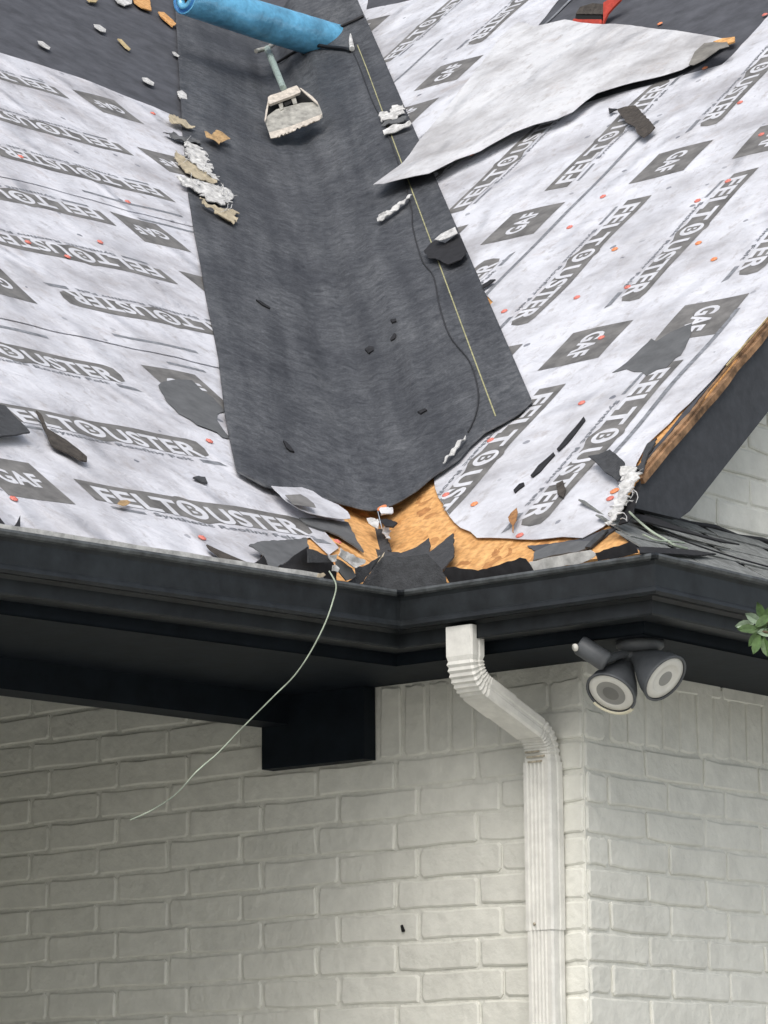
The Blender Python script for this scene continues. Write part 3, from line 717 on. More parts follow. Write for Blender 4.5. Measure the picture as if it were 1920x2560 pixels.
# ================================================================ VALLEY LINING
VL = empty('valley_lining', 'wide charcoal lining sheet running up the valley between both roof slopes', 'roof lining')
r_ = [LN.px(u, v, .012, side=1) for u, v in ((1333, 1008), (1300, 1040), (1262, 1066), (1215, 1090), (1180, 1120), (1150, 1155), (1110, 1185), (1080, 1205))]
l_ = [LN.px(u, v, .012, side=-1) for u, v in ((590, 1185), (560, 1040), (545, 900), (520, 780), (495, 640), (470, 500), (455, 330), (440, 70))]
polyV = [(r_[0][0], r_[0][1])] + r_[1:] + [liner_ab(*q_) for q_ in ((1040, 1228), (990, 1258), (950, 1274), (925, 1276), (880, 1266), (820, 1250), (740, 1238), (660, 1215))] + l_ + [(-.44, 6.9), (-.10, 6.75), (.18, 6.62), (.33, 6.45), (.445, 6.25)]
def ll(a, b): return 0
sheet('lining_sheet', LN, polyV, .0155, .003, 'liner_grey', VL, grid=(.02, .10))
for o in VL.children: 
    for f in o.data.polygons: f.use_smooth = True
bm = flat_bm([[(.373, .80), (.3765, .80), (.3765, 5.6), (.373, 5.6)]], (.04, .10))
for v in bm.verts: v.co = LN.at(v.co.x, v.co.y, .0165)
bm_obj('chalk_line', bm, 'line_yellow', VL)
# low creases in the lining
for pts in ([(930, 1120), (935, 1180), (940, 1230)],):
    pass

# ================================================================ LOOSE THINGS
def piece(name, S, pts, lift, th, mt, label, cat, group=None, grid=.03, liftf=None, fray=.002, seed=3, parent=None, pk={}, step=.02):
    poly = pxs(S, pts, lift, **pk)
    o = sheet(name, S, rough_poly(poly, fray, step, seed) if fray else poly, lift, th, mt, parent, grid=grid, liftf=liftf)
    return tag(o, label, cat, group) if parent is None else o
# folded-back felt flap
FP = [(948, 494), (975, 497), (1000, 489), (1050, 473), (1085, 462), (1150, 424), (1210, 400), (1290, 355), (1345, 335), (1400, 320), (1440, 300), (1472, 272), (1500, 252), (1540, 238), (1600, 216), (1660, 198),
      (1708, 182), (1725, 172), (1742, 150), (1765, 128), (1790, 116), (1822, 112), (1822, 102), (1740, 98), (1640, 90), (1560, 84), (1490, 78), (1422, 72), (1390, 80), (1350, 90), (1328, 84), (1308, 80), (1262, 122), (1222, 170), (1180, 222), (1120, 290), (1060, 360), (1000, 435)]
flap_c = PR.px(955, 495, .03)
def flap_lift(a, b):
    x = a+2.2; y = b-2.9
    e = .020 + .012*math.sin(3.0*x+.4)*math.sin(2.3*y+.6) + .004*math.sin(6*x-3*y)
    e += .020*max(0, min(1, (b-3.2)/1.0))*max(0,min(1,(-a-1.3)/.5))
    d = math.hypot(a-flap_c[0], b-flap_c[1]); e += max(0, .35-d)*.10
    return max(.004, e)
piece('felt_flap', PR, FP, .012, .0015, 'felt_back', 'large pale felt flap folded over with its blank back up, reaching across the valley lining', 'felt flap', grid=.05, liftf=flap_lift, fray=.002, seed=5, step=.04)
flap = bpy.data.objects['felt_flap']
sheet('curled_edge', PR, pxs(PR, reg(1280, 0, 2.592, [(1150, 432), (1190, 350), (1250, 290), (1310, 275), (1400, 290), (1418, 325), (1350, 335), (1250, 400), (1180, 432)]), .05), .060, .002, 'felt_under', flap, grid=.05, liftf=lambda a, b: .004*math.sin(30*a))
sheet('curled_edge', PR, pxs(PR, [(1211, 178), (1222, 150), (1243, 112), (1268, 98), (1304, 86), (1300, 92), (1262, 126), (1222, 172)], .04), .048, .002, 'felt_under', flap, grid=.05)
# dark torn holes in the felt
TG = 'grey patches where felt is torn away'
piece('torn_patch', PL, reg(0, 640, 2.592, [(1030, 830), (1060, 812), (1150, 805), (1240, 812), (1300, 870), (1380, 920), (1460, 1000), (1410, 1025), (1410, 1070), (1440, 1120), (1490, 1190), (1440, 1180), (1340, 1090), (1290, 1070), (1280, 1100), (1230, 1060), (1160, 1020), (1080, 930)]), .0092, .0012, 'patch_grey', 'grey patch of bare underlayer on the left slope beside the valley lining', 'torn patch', TG)
piece('torn_patch', PR, reg(1280, 640, 2.592, [(650, 755), (740, 690), (905, 540), (935, 558), (965, 540), (1030, 500), (1170, 440), (1155, 520), (1130, 570), (1095, 640), (1060, 660), (1000, 730), (950, 735), (870, 780), (840, 750), (790, 748), (740, 730)]), .0112, .0012, 'patch_grey', 'grey patch of bare underlayer on the right slope below a printed logo', 'torn patch', TG)
sg = 'shingle scraps lying on the roof'
curl = lambda cx, cy, k: (lambda a, b: k*((a-cx)**2+(b-cy)**2)**.5)
def scrap(S, pts, label, mt='shingle_dark', lift=.016, kx=.5, **kw):
    q = pxs(S, pts, lift); cx = sum(p[0] for p in q)/len(q); cy = sum(p[1] for p in q)/len(q)
    return piece('shingle_scrap', S, pts, lift, .004, mt, label, 'shingle scrap', sg, liftf=lambda a, b: kx*.5*abs((a-cx)*.8+(b-cy)*.6), **kw)
scrap(PR, reg(1280, 0, 2.592, [(685, 715), (735, 690), (800, 685), (850, 735), (930, 830), (900, 855), (850, 887), (815, 868), (795, 820), (740, 795), (715, 760)]), 'brown black shingle scrap with ragged edge below the folded felt flap', 'shingle_brown', .03, .3)
scrap(PR, reg(1280, 0, 2.592, [(628, 705), (690, 712), (655, 722), (632, 738)]), 'tiny dark crumb beside the brown black shingle scrap under the flap', 'asphalt_black', .02, .2, fray=.001)
scrap(PL, [(-60, 1005), (12, 1015), (30, 1040), (72, 1088), (0, 1090), (-60, 1085)], 'dark triangular shingle scrap at the left edge of the photo', 'shingle_dark', .03, .2)
scrap(PL, reg(0, 640, 2.592, [(230, 1010), (262, 1035), (300, 1130), (420, 1200), (500, 1260), (560, 1310), (560, 1338), (520, 1330), (440, 1285), (340, 1240), (290, 1150), (250, 1060)]), 'long thin brown shingle splinter lying over the printed word on the left slope', 'shingle_brown', .02, .06, fray=.0015)
scrap(PR, reg(1280, 640, 2.592, [(510, 1330), (570, 1300), (640, 1265), (690, 1310), (740, 1360), (735, 1405), (700, 1445), (680, 1455), (600, 1405), (575, 1380)]), 'folded dark grey shingle scrap near the foot of the rake board', 'shingle_dark', .03, .6)
scrap(PL, reg(0, 640, 2.592, [(1250, 1435), (1290, 1420), (1330, 1430), (1345, 1475), (1300, 1455)]), 'small brown grey scrap on the left felt near the lining corner', 'shingle_dark', .012, .3, fray=.001)
scrap(PR, reg(1050, 650, 2.95, [(1010, 1400), (1100, 1290), (1180, 1210), (1215, 1170), (1225, 1190), (1180, 1245), (1090, 1350), (1025, 1410)]), 'upper of two long dark slivers lying on the right felt', 'asphalt_black', .013, .1, fray=.001)
scrap(PR, reg(1050, 650, 2.95, [(815, 1590), (870, 1510), (985, 1420), (995, 1435), (930, 1500), (880, 1560), (830, 1600)]), 'lower of two long dark slivers lying on the right felt', 'asphalt_black', .013, .1, fray=.001)
scrap(PR, reg(1050, 650, 2.95, [(690, 1700), (730, 1650), (765, 1640), (770, 1660), (730, 1690), (700, 1720)]), 'short dark sliver on the right felt below the two long slivers', 'asphalt_black', .013, .1, fray=.001)
scrap(PR, reg(1050, 650, 2.95, [(1010, 1660), (1060, 1640), (1080, 1700), (1060, 1760), (1020, 1740)]), 'dark brown shingle crumb on the lowest printed word of the right slope', 'shingle_brown', .016, .3, fray=.002)
scrap(PR, reg(1050, 650, 2.95, [(460, 190), (520, 150), (560, 150), (500, 190), (468, 210)]), 'small black scrap at the right border of the lining, near a printed word', 'asphalt_black', .018, .2, fray=.001)
# bits on the lining
for pts, lb in (([(912, 872), (922, 864), (933, 866), (934, 874), (922, 882)], 'largest black crumb in the middle of the charcoal lining'),
                ([(976, 846), (985, 832), (990, 834), (988, 844), (978, 850)], 'black crumb on the lining just right of the largest crumb'),
                ([(976, 798), (990, 796), (991, 801), (980, 805)], 'small flat crumb on the lining above the other black crumbs'),
                ([(708, 1100), (716, 1104), (724, 1112), (736, 1128), (726, 1126), (716, 1118)], 'pointed black crumb low on the left half of the lining'),
                ([(1044, 1028), (1062, 1020), (1068, 1024), (1052, 1032)], 'thin dark crumb low on the right half of the lining'),
                ([(640, 748), (652, 752), (676, 768), (674, 770), (654, 760)], 'thin dark sliver on the left half of the lining')):
    side = -1 if pts[0][0] < 800 else 1
    if side > 0 and pts[0][0] < 1040: side = 1
    bm = bmesh.new(); bm.faces.new([bm.verts.new(on_liner(u, v, .005)) for u, v in pts])
    r = bmesh.ops.extrude_face_region(bm, geom=bm.faces[:])
    for g in r['geom']:
        if isinstance(g, bmesh.types.BMVert): g.co -= (PR.n+PL.n).normalized()*.005
    o = bm_obj('shingle_crumb', bm, 'asphalt_black'); tag(o, lb, 'shingle crumb', 'black crumbs on the lining')
# curled scrap with a pale back (standing on the lining)
piece('curled_scrap', PR, reg(900, 0, 3.16, [(508, 1990), (560, 1930), (600, 1905), (680, 1935), (770, 1870), (775, 1840), (850, 1995), (800, 2060), (700, 2100), (600, 2050), (545, 2050)]), .036, .003, 'asphalt_black', 'black curled scrap with pale top edge standing on the lining near the yellow line', 'curled scrap', liftf=lambda a, b: .004)
piece('felt_curl', PR, reg(900, 0, 3.16, [(590, 1895), (640, 1850), (720, 1815), (755, 1800), (775, 1850), (700, 1885), (640, 1905)]), .058, .002, 'torn_white', 'bright white felt curl just above the black curled scrap on the lining', 'felt scrap', 'torn white felt bits', fray=.001)
# torn white bits
wg = 'torn white felt bits'
def wbit(S, pts, label, lift=.022, mt='torn_white', seed=2, fray=.003, **kw):
    return piece('felt_scrap', S, pts, lift, .003, mt, label, 'felt scrap', wg, liftf=lambda a, b: .004*math.sin(90*a+20*b)*math.sin(73*b)+.003*math.sin(160*b)+.006, fray=fray*1.7, seed=seed, step=.008, **kw)
wbit(PR, reg(640, 0, 2.592, [(805, 755), (830, 735), (870, 740), (890, 700), (960, 690), (970, 740), (900, 775), (840, 800), (815, 790)]), 'upper shredded white bit across the right edge of the lining above the flap', .034)
wbit(PR, reg(640, 0, 2.592, [(830, 855), (880, 830), (940, 812), (1000, 790), (1010, 805), (940, 845), (870, 872), (835, 888)]), 'lower white strip across the right edge of the lining above the flap', .034, fray=.001)
wbit(PR, reg(640, 0, 2.592, [(815, 825), (860, 800), (950, 765), (990, 760), (960, 800), (880, 820)]), 'grey brown shred between the two white bits above the flap', .030, 'patch_grey')
wbit(PR, reg(900, 0, 3.16, [(140, 1750), (150, 1700), (210, 1690), (300, 1610), (410, 1535), (390, 1570), (300, 1650), (220, 1710), (160, 1755)]), 'thin white curl under the tip of the folded flap', .034, fray=.001)
wbit(PR, reg(640, 640, 2.592, [(1360, 1165), (1350, 1200), (1300, 1260), (1215, 1350), (1225, 1325), (1290, 1240), (1340, 1190)]), 'thin white splinter at the bottom right end of the lining', .03, fray=.0005)
wbit(PL, reg(0, 0, 2.592, [(1200, 930), (1240, 940), (1310, 975), (1345, 1040), (1370, 1110), (1410, 1165), (1390, 1175), (1340, 1130), (1290, 1100), (1220, 1050), (1210, 1000)]), 'upper big shredded white tuft at the left border of the lining', .03, fray=.008, seed=4)
wbit(PL, reg(0, 0, 2.592, [(1130, 1145), (1200, 1170), (1300, 1190), (1400, 1215), (1480, 1240), (1505, 1290), (1470, 1325), (1400, 1325), (1320, 1290), (1280, 1240), (1180, 1200)]), 'lower big shredded white tuft at the left border of the lining', .03, fray=.008, seed=6)
wbit(PL, reg(0, 0, 2.592, [(1290, 1290), (1350, 1340), (1410, 1365), (1500, 1365), (1550, 1385), (1510, 1400), (1530, 1440), (1505, 1465), (1485, 1420), (1400, 1395), (1320, 1340)]), 'cream frayed strand hanging below the white tufts by the lining', .03, 'cream_wood', fray=.003, seed=8)
wbit(PL, reg(0, 0, 2.592, [(1095, 750), (1150, 760), (1200, 790), (1262, 825), (1250, 835), (1180, 815), (1120, 800), (1090, 780)]), 'brown frayed curl where the left felt meets the lining', .03, 'cream_wood', fray=.002)
wbit(PL, reg(0, 0, 2.592, [(1050, 870), (1130, 880), (1200, 905), (1270, 900), (1300, 950), (1240, 930), (1210, 940), (1130, 920)]), 'grey frayed shred above the white tufts by the lining', .022, 'patch_grey')
wbit(PL, reg(0, 0, 2.592, [(1130, 990), (1200, 1040), (1290, 1110), (1380, 1170), (1400, 1200), (1300, 1180), (1210, 1140), (1140, 1060)]), 'tan frayed shred between the two white tufts by the lining', .024, 'cream_wood')
rs_ = random.Random(9)
for par, S_, pts in ((None, PL, [(470, 380), (520, 430), (560, 470), (575, 500), (500, 470)]), (None, PR, [(1590, 1190), (1575, 1230), (1560, 1270), (1545, 1300)])):
    bm = bmesh.new()
    for (u, v) in pts*4:
        u += rs_.uniform(-12, 12); v += rs_.uniform(-12, 12); a_ = rs_.uniform(0, 6.28); L_ = rs_.uniform(14, 34)
        q_ = [hit(u+math.cos(a_+k*.35)*L_*k/3, v+math.sin(a_+k*.35)*L_*k/3, S_.p+S_.n*(.034+.006*k), S_.n) for k in range(4)]
        tube(bm, q_, .0016, 4, .0007)
    o = bm_obj('frayed_fibres', bm, 'torn_white'); tag(o, 'fine loose white fibres around the shredded tufts beside the lining' if S_ is PL else 'fine loose white fibres around the felt rope at the rake foot', 'fibres', kind=None)
for pts, lb in (([(94, 102), (106, 104), (126, 118), (124, 123), (112, 118), (98, 110)], 'leftmost white flake on the dark upper left slope'),
                ([(235, 58), (250, 60), (266, 72), (264, 80), (252, 77), (238, 66)], 'highest white flake on the dark upper left slope'),
                ([(355, 194), (368, 194), (386, 206), (384, 213), (370, 208), (358, 201)], 'white flake on the dark strip just above the left felt edge'),
                ([(430, 129), (438, 130), (449, 139), (446, 142), (436, 138)], 'small white flake on the left border of the lining near the roll'),
                ([(443, 228), (455, 226), (466, 236), (471, 262), (466, 266), (460, 246), (446, 238)], 'white flake with a thin tail at the left border of the lining')):
    o = piece('paint_flake', PL, pts, .018, .002, 'torn_white', lb, 'flake', 'white flakes on the dark slope', grid=None, fray=0)
piece('wood_splinter', PL, [(294, 96), (304, 97), (327, 122), (324, 125), (312, 117)], .016, .004, 'wood_pale', 'tan wood splinter on the dark upper left slope', 'splinter', grid=None, fray=0)
piece('dry_leaf', PL, reg(0, 0, 2.592, [(1322, 850), (1370, 862), (1400, 845), (1440, 862), (1495, 890), (1490, 905), (1450, 905), (1420, 935), (1385, 905), (1340, 880)]), .05, .001, 'leaf_tan', 'tan dry leaf on the upper left part of the lining', 'leaf', 'dry leaves on the roof', liftf=lambda a, b: .006*math.sin(60*a), fray=.0015, step=.01)
piece('dry_leaf', PR, reg(1050, 650, 2.95, [(650, 1900), (670, 1870), (715, 1830), (722, 1860), (712, 1920), (690, 1960), (690, 2010), (682, 2010), (680, 1955), (655, 1925)]), .03, .001, 'leaf_brown', 'brown dry leaf standing on the lower edge of the right felt', 'leaf', 'dry leaves on the roof', fray=.001, step=.01)
piece('dry_leaf', PL, reg(0, 750, 2.765, [(810, 1412), (830, 1385), (880, 1380), (905, 1395), (880, 1415), (850, 1425)]), .02, .001, 'leaf_tan', 'small yellow brown leaf on the lowest printed word of the left slope', 'leaf', 'dry leaves on the roof', fray=.001, step=.01)
# wood chips at the very top left
for pts, lb, mt in (([(215, -6), (245, -6), (242, 4), (225, 3)], 'tan wood chip at the top edge of the dark left slope', 'wood_pale'),
                    ([(285, -8), (330, -8), (328, 12), (312, 14), (295, 6)], 'pale chip at the top edge, left of the orange wood', 'torn_white'),
                    ([(330, -10), (375, -10), (378, 28), (355, 22), (335, 8)], 'orange wood chip left of the blue roll', 'osb_orange'),
                    ([(395, 30), (410, 30), (440, 60), (432, 66), (405, 45)], 'orange wood strip just below the left end of the blue roll', 'osb_orange')):
    piece('wood_chip', PL, pts, .02, .005, mt, lb, 'wood chip', 'wood chips at the roof top', grid=None, fray=.002)

# --- torn shingles at the foot of the valley and over the gutter
class Vert(Plane):
    pass
GC = Vert((-.275, -.345, OFF+.345), (.777, .629, 0), (0, 0, 1), 0); GC.n = V((.629, -.777, 0))   # faces the camera across the inner corner
GLp = PL.p + nh*.045; GL = Vert(GLp, eh, (0, 0, 1), 0); GL.n = nh
GR = Vert((0, -.315, ZD), (1, 0, 0), (0, -.25, 1), 0); GR.n = V((0, -1, -.25)).normalized()
bk = 'torn shingle ends over the gutter'
def torn(S, pts, label, mt='shingle_dark', lift=0, fray=.002, curlk=0, seed=1):
    return piece('torn_shingle', S, pts, lift, .004, mt, label, 'torn shingle', bk, liftf=(lambda a, b: curlk*math.sin(25*a)) if curlk else None, fray=fray, seed=seed, step=.012)
c5 = lambda pts: reg(500, 1150, 2.592, pts)
torn(PR, c5([(860, 500), (930, 520), (1060, 562), (1170, 582), (1300, 600), (1400, 560), (1480, 500), (1490, 545), (1480, 590), (1640, 470), (1640, 620), (1560, 710), (1470, 740), (1300, 740), (1150, 700), (1000, 620), (900, 560)]), 'dark jagged shingle edge along the orange board at the valley foot', 'shingle_dark', .03)
torn(GC, c5([(1050, 808), (1075, 760), (1120, 700), (1190, 622), (1230, 618), (1300, 628), (1380, 622), (1470, 610), (1500, 640), (1560, 700), (1590, 750), (1600, 800), (1500, 850), (1300, 880), (1130, 850)]), 'big dark shingle piece bent over the inner gutter corner', 'shingle_dark', .0, curlk=.006)
torn(PL, c5([(320, 545), (400, 520), (520, 512), (690, 498), (712, 560), (680, 580), (600, 640), (490, 700), (445, 690), (420, 620), (390, 590), (350, 560)]), 'lighter grey torn shingle over the gutter, left of the hanging strand', 'patch_grey', .03)
torn(GL, c5([(320, 690), (370, 660), (412, 618), (430, 650), (455, 722), (455, 750), (330, 730)]), 'small black torn point left of the lighter grey shingle', 'asphalt_black', .01)
torn(GL, c5([(485, 715), (540, 680), (600, 630), (700, 560), (720, 640), (860, 660), (880, 700), (885, 800), (740, 780), (600, 770), (490, 745)]), 'black shingle back and painted gap shadow in the gutter below the lighter grey shingle', 'asphalt_black', .0)  # near-black piece: shingle back plus the deep gap shade put in as colour
torn(GL, c5([(700, 575), (760, 590), (830, 620), (852, 662), (780, 665), (702, 664)]), 'small grey shingle tab beside the lighter grey shingle', 'shingle_dark', .02)
torn(GL, c5([(882, 640), (930, 660), (985, 700), (1012, 752), (985, 770), (950, 782), (915, 740), (888, 700)]), 'grey pointed tab right of the hanging strand', 'patch_grey', .02)
torn(GL, c5([(1010, 700), (1080, 680), (1180, 620), (1120, 690), (1060, 790), (1000, 815), (960, 790), (1015, 750)]), 'dark tab beneath the bent corner shingle', 'shingle_dark', .01)
torn(PL, c5([(640, 380), (720, 385), (960, 405), (1010, 520), (1060, 600), (1000, 560), (900, 500), (830, 470), (760, 450), (690, 420)]), 'grey shingle strip left of the orange board corner', 'patch_grey', .012)
torn(PR, c5([(1088, 440), (1130, 435), (1200, 450), (1232, 560), (1240, 590), (1090, 580)]), 'grey strip between the two orange boards at the valley foot', 'shingle_dark', .02)
torn(PR, c5([(1165, 385), (1210, 378), (1250, 395), (1278, 405), (1250, 435), (1200, 430)]), 'black crumpled bit under the orange caps at the lining foot', 'asphalt_black', .06)
c2 = lambda pts: reg(1100, 1150, 2.023, pts)
torn(GR, c2([(15, 570), (30, 545), (70, 540), (130, 552), (190, 560), (300, 530), (400, 494), (430, 500), (470, 560), (380, 580), (200, 605), (50, 625)]), 'black shingle back in the gutter right of the inner corner', 'asphalt_black', .01)
torn(GR, c2([(785, 470), (850, 450), (930, 425), (960, 413), (985, 430), (1000, 470), (900, 495), (800, 512)]), 'black shingle back in the gutter near the outer corner', 'asphalt_black', .01)
torn(PR, c2([(480, 462), (560, 430), (650, 418), (770, 410), (790, 405), (765, 440), (700, 470), (560, 490), (470, 512)]), 'worn grey shingle strip beneath the lower edge of the right felt', 'patch_grey', .008)
torn(PR, c2([(470, 455), (440, 432), (560, 425), (700, 405), (840, 348), (905, 332), (850, 372), (770, 445), (640, 470), (560, 480)]), 'wide worn black strip between the right felt edge and the gutter', 'old_felt', .0045)
torn(PR, c2([(820, 352), (850, 350), (800, 405), (760, 445), (735, 445), (780, 395)]), 'slanted grey strip beside the orange board near the outer corner', 'shingle_dark', .012)
piece('drip_strip', GR, c2([(450, 515), (560, 490), (700, 465), (760, 455), (795, 478), (770, 498), (720, 520), (600, 545), (480, 572), (468, 560)]), .006, .002, 'drip_white', 'peeling silver white metal strip on the gutter below the right felt', 'metal strip', fray=.003, step=.02)
torn(PL, [(-30, 1290), (0, 1290), (12, 1305), (20, 1322), (0, 1326), (-30, 1320)], 'black torn point at the left edge of the photo by the gutter', 'asphalt_black', .02, fray=.0005)
torn(PL, [(30, 1322), (44, 1302), (52, 1285), (52, 1328), (36, 1327)], 'single black spike near the left edge of the photo by the gutter', 'asphalt_black', .02, fray=0)
torn(PL, reg(0, 1200, 2.458, [(1270, 395), (1330, 440), (1420, 480), (1500, 495), (1560, 520), (1550, 540), (1450, 510), (1360, 475), (1290, 425)]), 'thin dark curved edge on the left felt near the gutter', 'shingle_brown', .02, fray=.0005)
wbit(GL, c5([(892, 572), (960, 610), (1062, 652), (1060, 672), (1003, 702), (960, 680), (892, 620)]), 'white felt tab right of the hanging strand at the gutter', .03, fray=.001)
wbit(GL, c5([(820, 615), (880, 612), (885, 655), (850, 660), (830, 640)]), 'tiny white tab just above the knot of the hanging strand', .03, fray=.001)
wbit(GL, c5([(845, 685), (870, 680), (892, 705), (885, 730), (850, 720)]), 'white knot where the strand leaves the gutter', .035, fray=.001)
wbit(GL, c5([(735, 770), (765, 735), (800, 730), (812, 745), (780, 760), (745, 778)]), 'cream scrap in the gutter left of the strand', .03, 'cream_wood', fray=.001)
wbit(GC, c5([(1015, 740), (1045, 735), (1070, 770), (1050, 785), (1020, 770)]), 'cream lump in the gutter at the inner corner', .01, 'cream_wood', fray=.001)
wbit(PR, c5([(1088, 395), (1110, 385), (1160, 392), (1166, 415), (1150, 445), (1105, 436)]), 'bright white foam lump between the orange boards', .06, fray=.001)
wbit(PR, c5([(1170, 340), (1200, 310), (1250, 310), (1250, 360), (1210, 372), (1175, 365)]), 'pale grey crumpled bit beside the orange caps', .06, 'felt_back', fray=.002)
wbit(PR, c5([(1185, 460), (1215, 440), (1245, 470), (1225, 500), (1245, 525), (1210, 520)]), 'grey white crumb on the strip between the orange boards', .03, 'felt_back', fray=.002)
wbit(PL, c5([(1115, 670), (1150, 640), (1190, 612), (1180, 640), (1150, 665), (1120, 685)]), 'cream edge sliver left of the bent corner shingle', .05, 'cream_wood', fray=.0005)
# flipped felt tongue on the left of the valley foot
piece('felt_tongue', PL, c5([(450, 195), (560, 188), (650, 195), (720, 225), (780, 270), (880, 320), (940, 365), (960, 408), (880, 405), (760, 385), (690, 375), (620, 350), (540, 300), (470, 225)]), .022, .0015, 'felt_white', 'white felt tongue with a grey print block turned up below the lining', 'felt scrap', wg, liftf=lambda a, b: .012+.006*math.sin(18*a))
piece('print_remnant', PL, c5([(550, 228), (650, 225), (690, 250), (735, 290), (748, 318), (650, 300), (600, 290)]), .047, .0005, 'print_grey', 'grey printed block on the turned up felt tongue', 'print', grid=None, fray=0)
for (u, v), lb in ((( 918, 1264), 'left orange plastic cap at the foot of the lining'), ((954, 1268), 'right orange plastic cap at the foot of the lining')):
    o = cap(PR, u, v, .055, None, 'cap_orange', .014, 'plastic_cap'); tag(o, lb, 'plastic cap', 'orange caps at the lining foot')
# orange board slivers standing proud of the deck
OB = 'orange board pieces at the valley foot'
# white frayed rope of felt down the end of the rake
RP = PR
wbit(PR, reg(1500, 1080, 3.95, [(230, 360), (330, 345), (400, 400), (395, 450), (340, 500), (290, 600), (240, 740), (170, 850), (120, 900), (90, 940), (60, 930), (110, 850), (140, 700), (200, 590), (240, 480)]), 'frayed white felt rope hanging at the foot of the rake board', .04, fray=.006, seed=3)
torn(PR, reg(1500, 1080, 3.95, [(330, 350), (400, 330), (430, 200), (470, 110), (560, 60), (520, 150), (470, 230), (440, 330), (415, 400)]), 'dark worn edge piece beside the top of the rake board', 'shingle_dark', .012)
torn(PR, reg(1500, 1080, 3.95, [(350, 500), (395, 470), (385, 560), (350, 680), (320, 800), (270, 880), (180, 905), (190, 850), (250, 760), (290, 620)]), 'black torn shingle edge under the frayed felt rope', 'asphalt_black', .025)
SKp = SK
torn(SK, reg(1500, 1080, 3.95, [(330, 812), (480, 820), (640, 880), (760, 930), (1000, 1010), (1200, 1060), (1380, 1105), (1200, 1080), (900, 1000), (640, 935), (400, 870)]), 'black curled flashing edge below the rake board on the small side roof', 'asphalt_black', .03, fray=.001)
torn(SK, reg(1500, 1080, 3.95, [(390, 1130), (600, 1140), (900, 1160), (1150, 1200), (960, 1215), (700, 1200), (400, 1190)]), 'black shingle end above the outer gutter corner', 'asphalt_black', .02, fray=.001)
bm = bmesh.new()
tube(bm, smoothpath([SK.at(*SK.px(u, v, .05), .05) for u, v in reg(1500, 1080, 3.95, [(290, 790), (350, 850), (430, 920), (520, 990), (640, 1060), (740, 1120), (860, 1150)])]), .0028, 6)
tag(bm_obj('loose_strand', bm, 'wire_pale'), 'pale green strand lying down the small side roof', 'strand', 'pale strands')
bm = bmesh.new()
tube(bm, smoothpath([SK.at(*SK.px(u, v, .05), .05) for u, v in reg(1500, 1080, 3.95, [(420, 1010), (560, 1070), (700, 1080), (830, 1095)])]), .0024, 6)
tag(bm_obj('loose_strand', bm, 'wire_pale'), 'shorter grey strand on the small side roof', 'strand', 'pale strands')
for i, pts in enumerate(([(660, 1000), (900, 1100), (1300, 1230), (1659, 1330)],)):
    bm = bmesh.new(); tube(bm, smoothpath([SK.at(*SK.px(u, v, .022), .022) for u, v in reg(1500, 1080, 3.95, pts)]), .0022, 5)
    tag(bm_obj('loose_strand', bm, 'asphalt_black'), 'thin black strand crossing the small side roof', 'strand')

# ================================================================ GUTTER
gut = empty('gutter', 'black metal gutter running round the inner and outer eave corners', 'gutter')
prof = [(.004, .335), (.004, .213), (.068, .212), (.070, .216), (.070, .246), (.078, .254), (.098, .251), (.104, .251), (.108, .258), (.105, .266), (.100, .272), (.100, .320), (.103, .329), (.110, .332), (.113, .338), (.110, .344), (.100, .343), (.098, .337)]
mis = [0]*len(prof); 
extrude_profile('gutter_run', prof, ['gutter_black', 'lip_grey'], gut, mis=[0]*11+[0, 1, 1, 1, 1, 0])
for i, nm in ((1, 'corner_joint'), (2, 'corner_joint')):
    # thin mitre strip just proud of the run
    bm = bmesh.new(); P2 = []
    seq = prof[2:16]
    A = [], []
    cols = []
    for s_ in (-1, 0, 1):
        col = []
        for o, z in seq:
            pts_ = out_pts(o+.0015); c = pts_[i].copy(); nb = pts_[i+s_] if s_ else c
            q = c + (nb-c).normalized()*(.012 if s_ else 0); q.z = z+OFF; col.append(bm.verts.new(q))
        cols.append(col)
    for a_, b_ in ((cols[0], cols[1]), (cols[1], cols[2])):
        for j in range(len(seq)-1): bm.faces.new((a_[j], a_[j+1], b_[j+1], b_[j]))
    bm_obj(nm, bm, 'gutter_black', gut)

# ================================================================ DOWNSPOUT
ds = empty('downspout', 'cream white ribbed downspout bending from the gutter back to the brick wall', 'downspout')
XC, WX, DY = -.097, .079, .054
def spout_section(bm, cx, c, d, nrm, wx, dy, mi=0, ribs=True):
    """ring at point c (y,z), section spanned by x and nrm(y,z)"""
    ring = []; hw, hd = wx/2, dy/2
    pr = [(-hw, -hd+.006), (-hw+.004, -hd)]
    if ribs:
        n = 5; x0 = -hw+.012; st = (wx-.024)/n
        for i in range(n):
            pr += [(x0+st*i+.001, -hd), (x0+st*i+.0035, -hd+.003), (x0+st*(i+1)-.0035, -hd+.003), (x0+st*(i+1)-.001, -hd)]
    else:
        n = 5; x0 = -hw+.012; st = (wx-.024)/n
        for i in range(n): pr += [(x0+st*i+.001, -hd), (x0+st*i+.0035, -hd), (x0+st*(i+1)-.0035, -hd), (x0+st*(i+1)-.001, -hd)]
    pr += [(hw-.004, -hd), (hw, -hd+.006), (hw, -.006), (hw-.0025, -.003), (hw-.0025, .004), (hw, .007), (hw, hd-.004), (hw-.004, hd), (-hw+.004, hd), (-hw, hd-.004)]
    for x, t in pr: ring.append(bm.verts.new((cx+x, c[0]+nrm[0]*t, c[1]+nrm[1]*t)))
    return ring
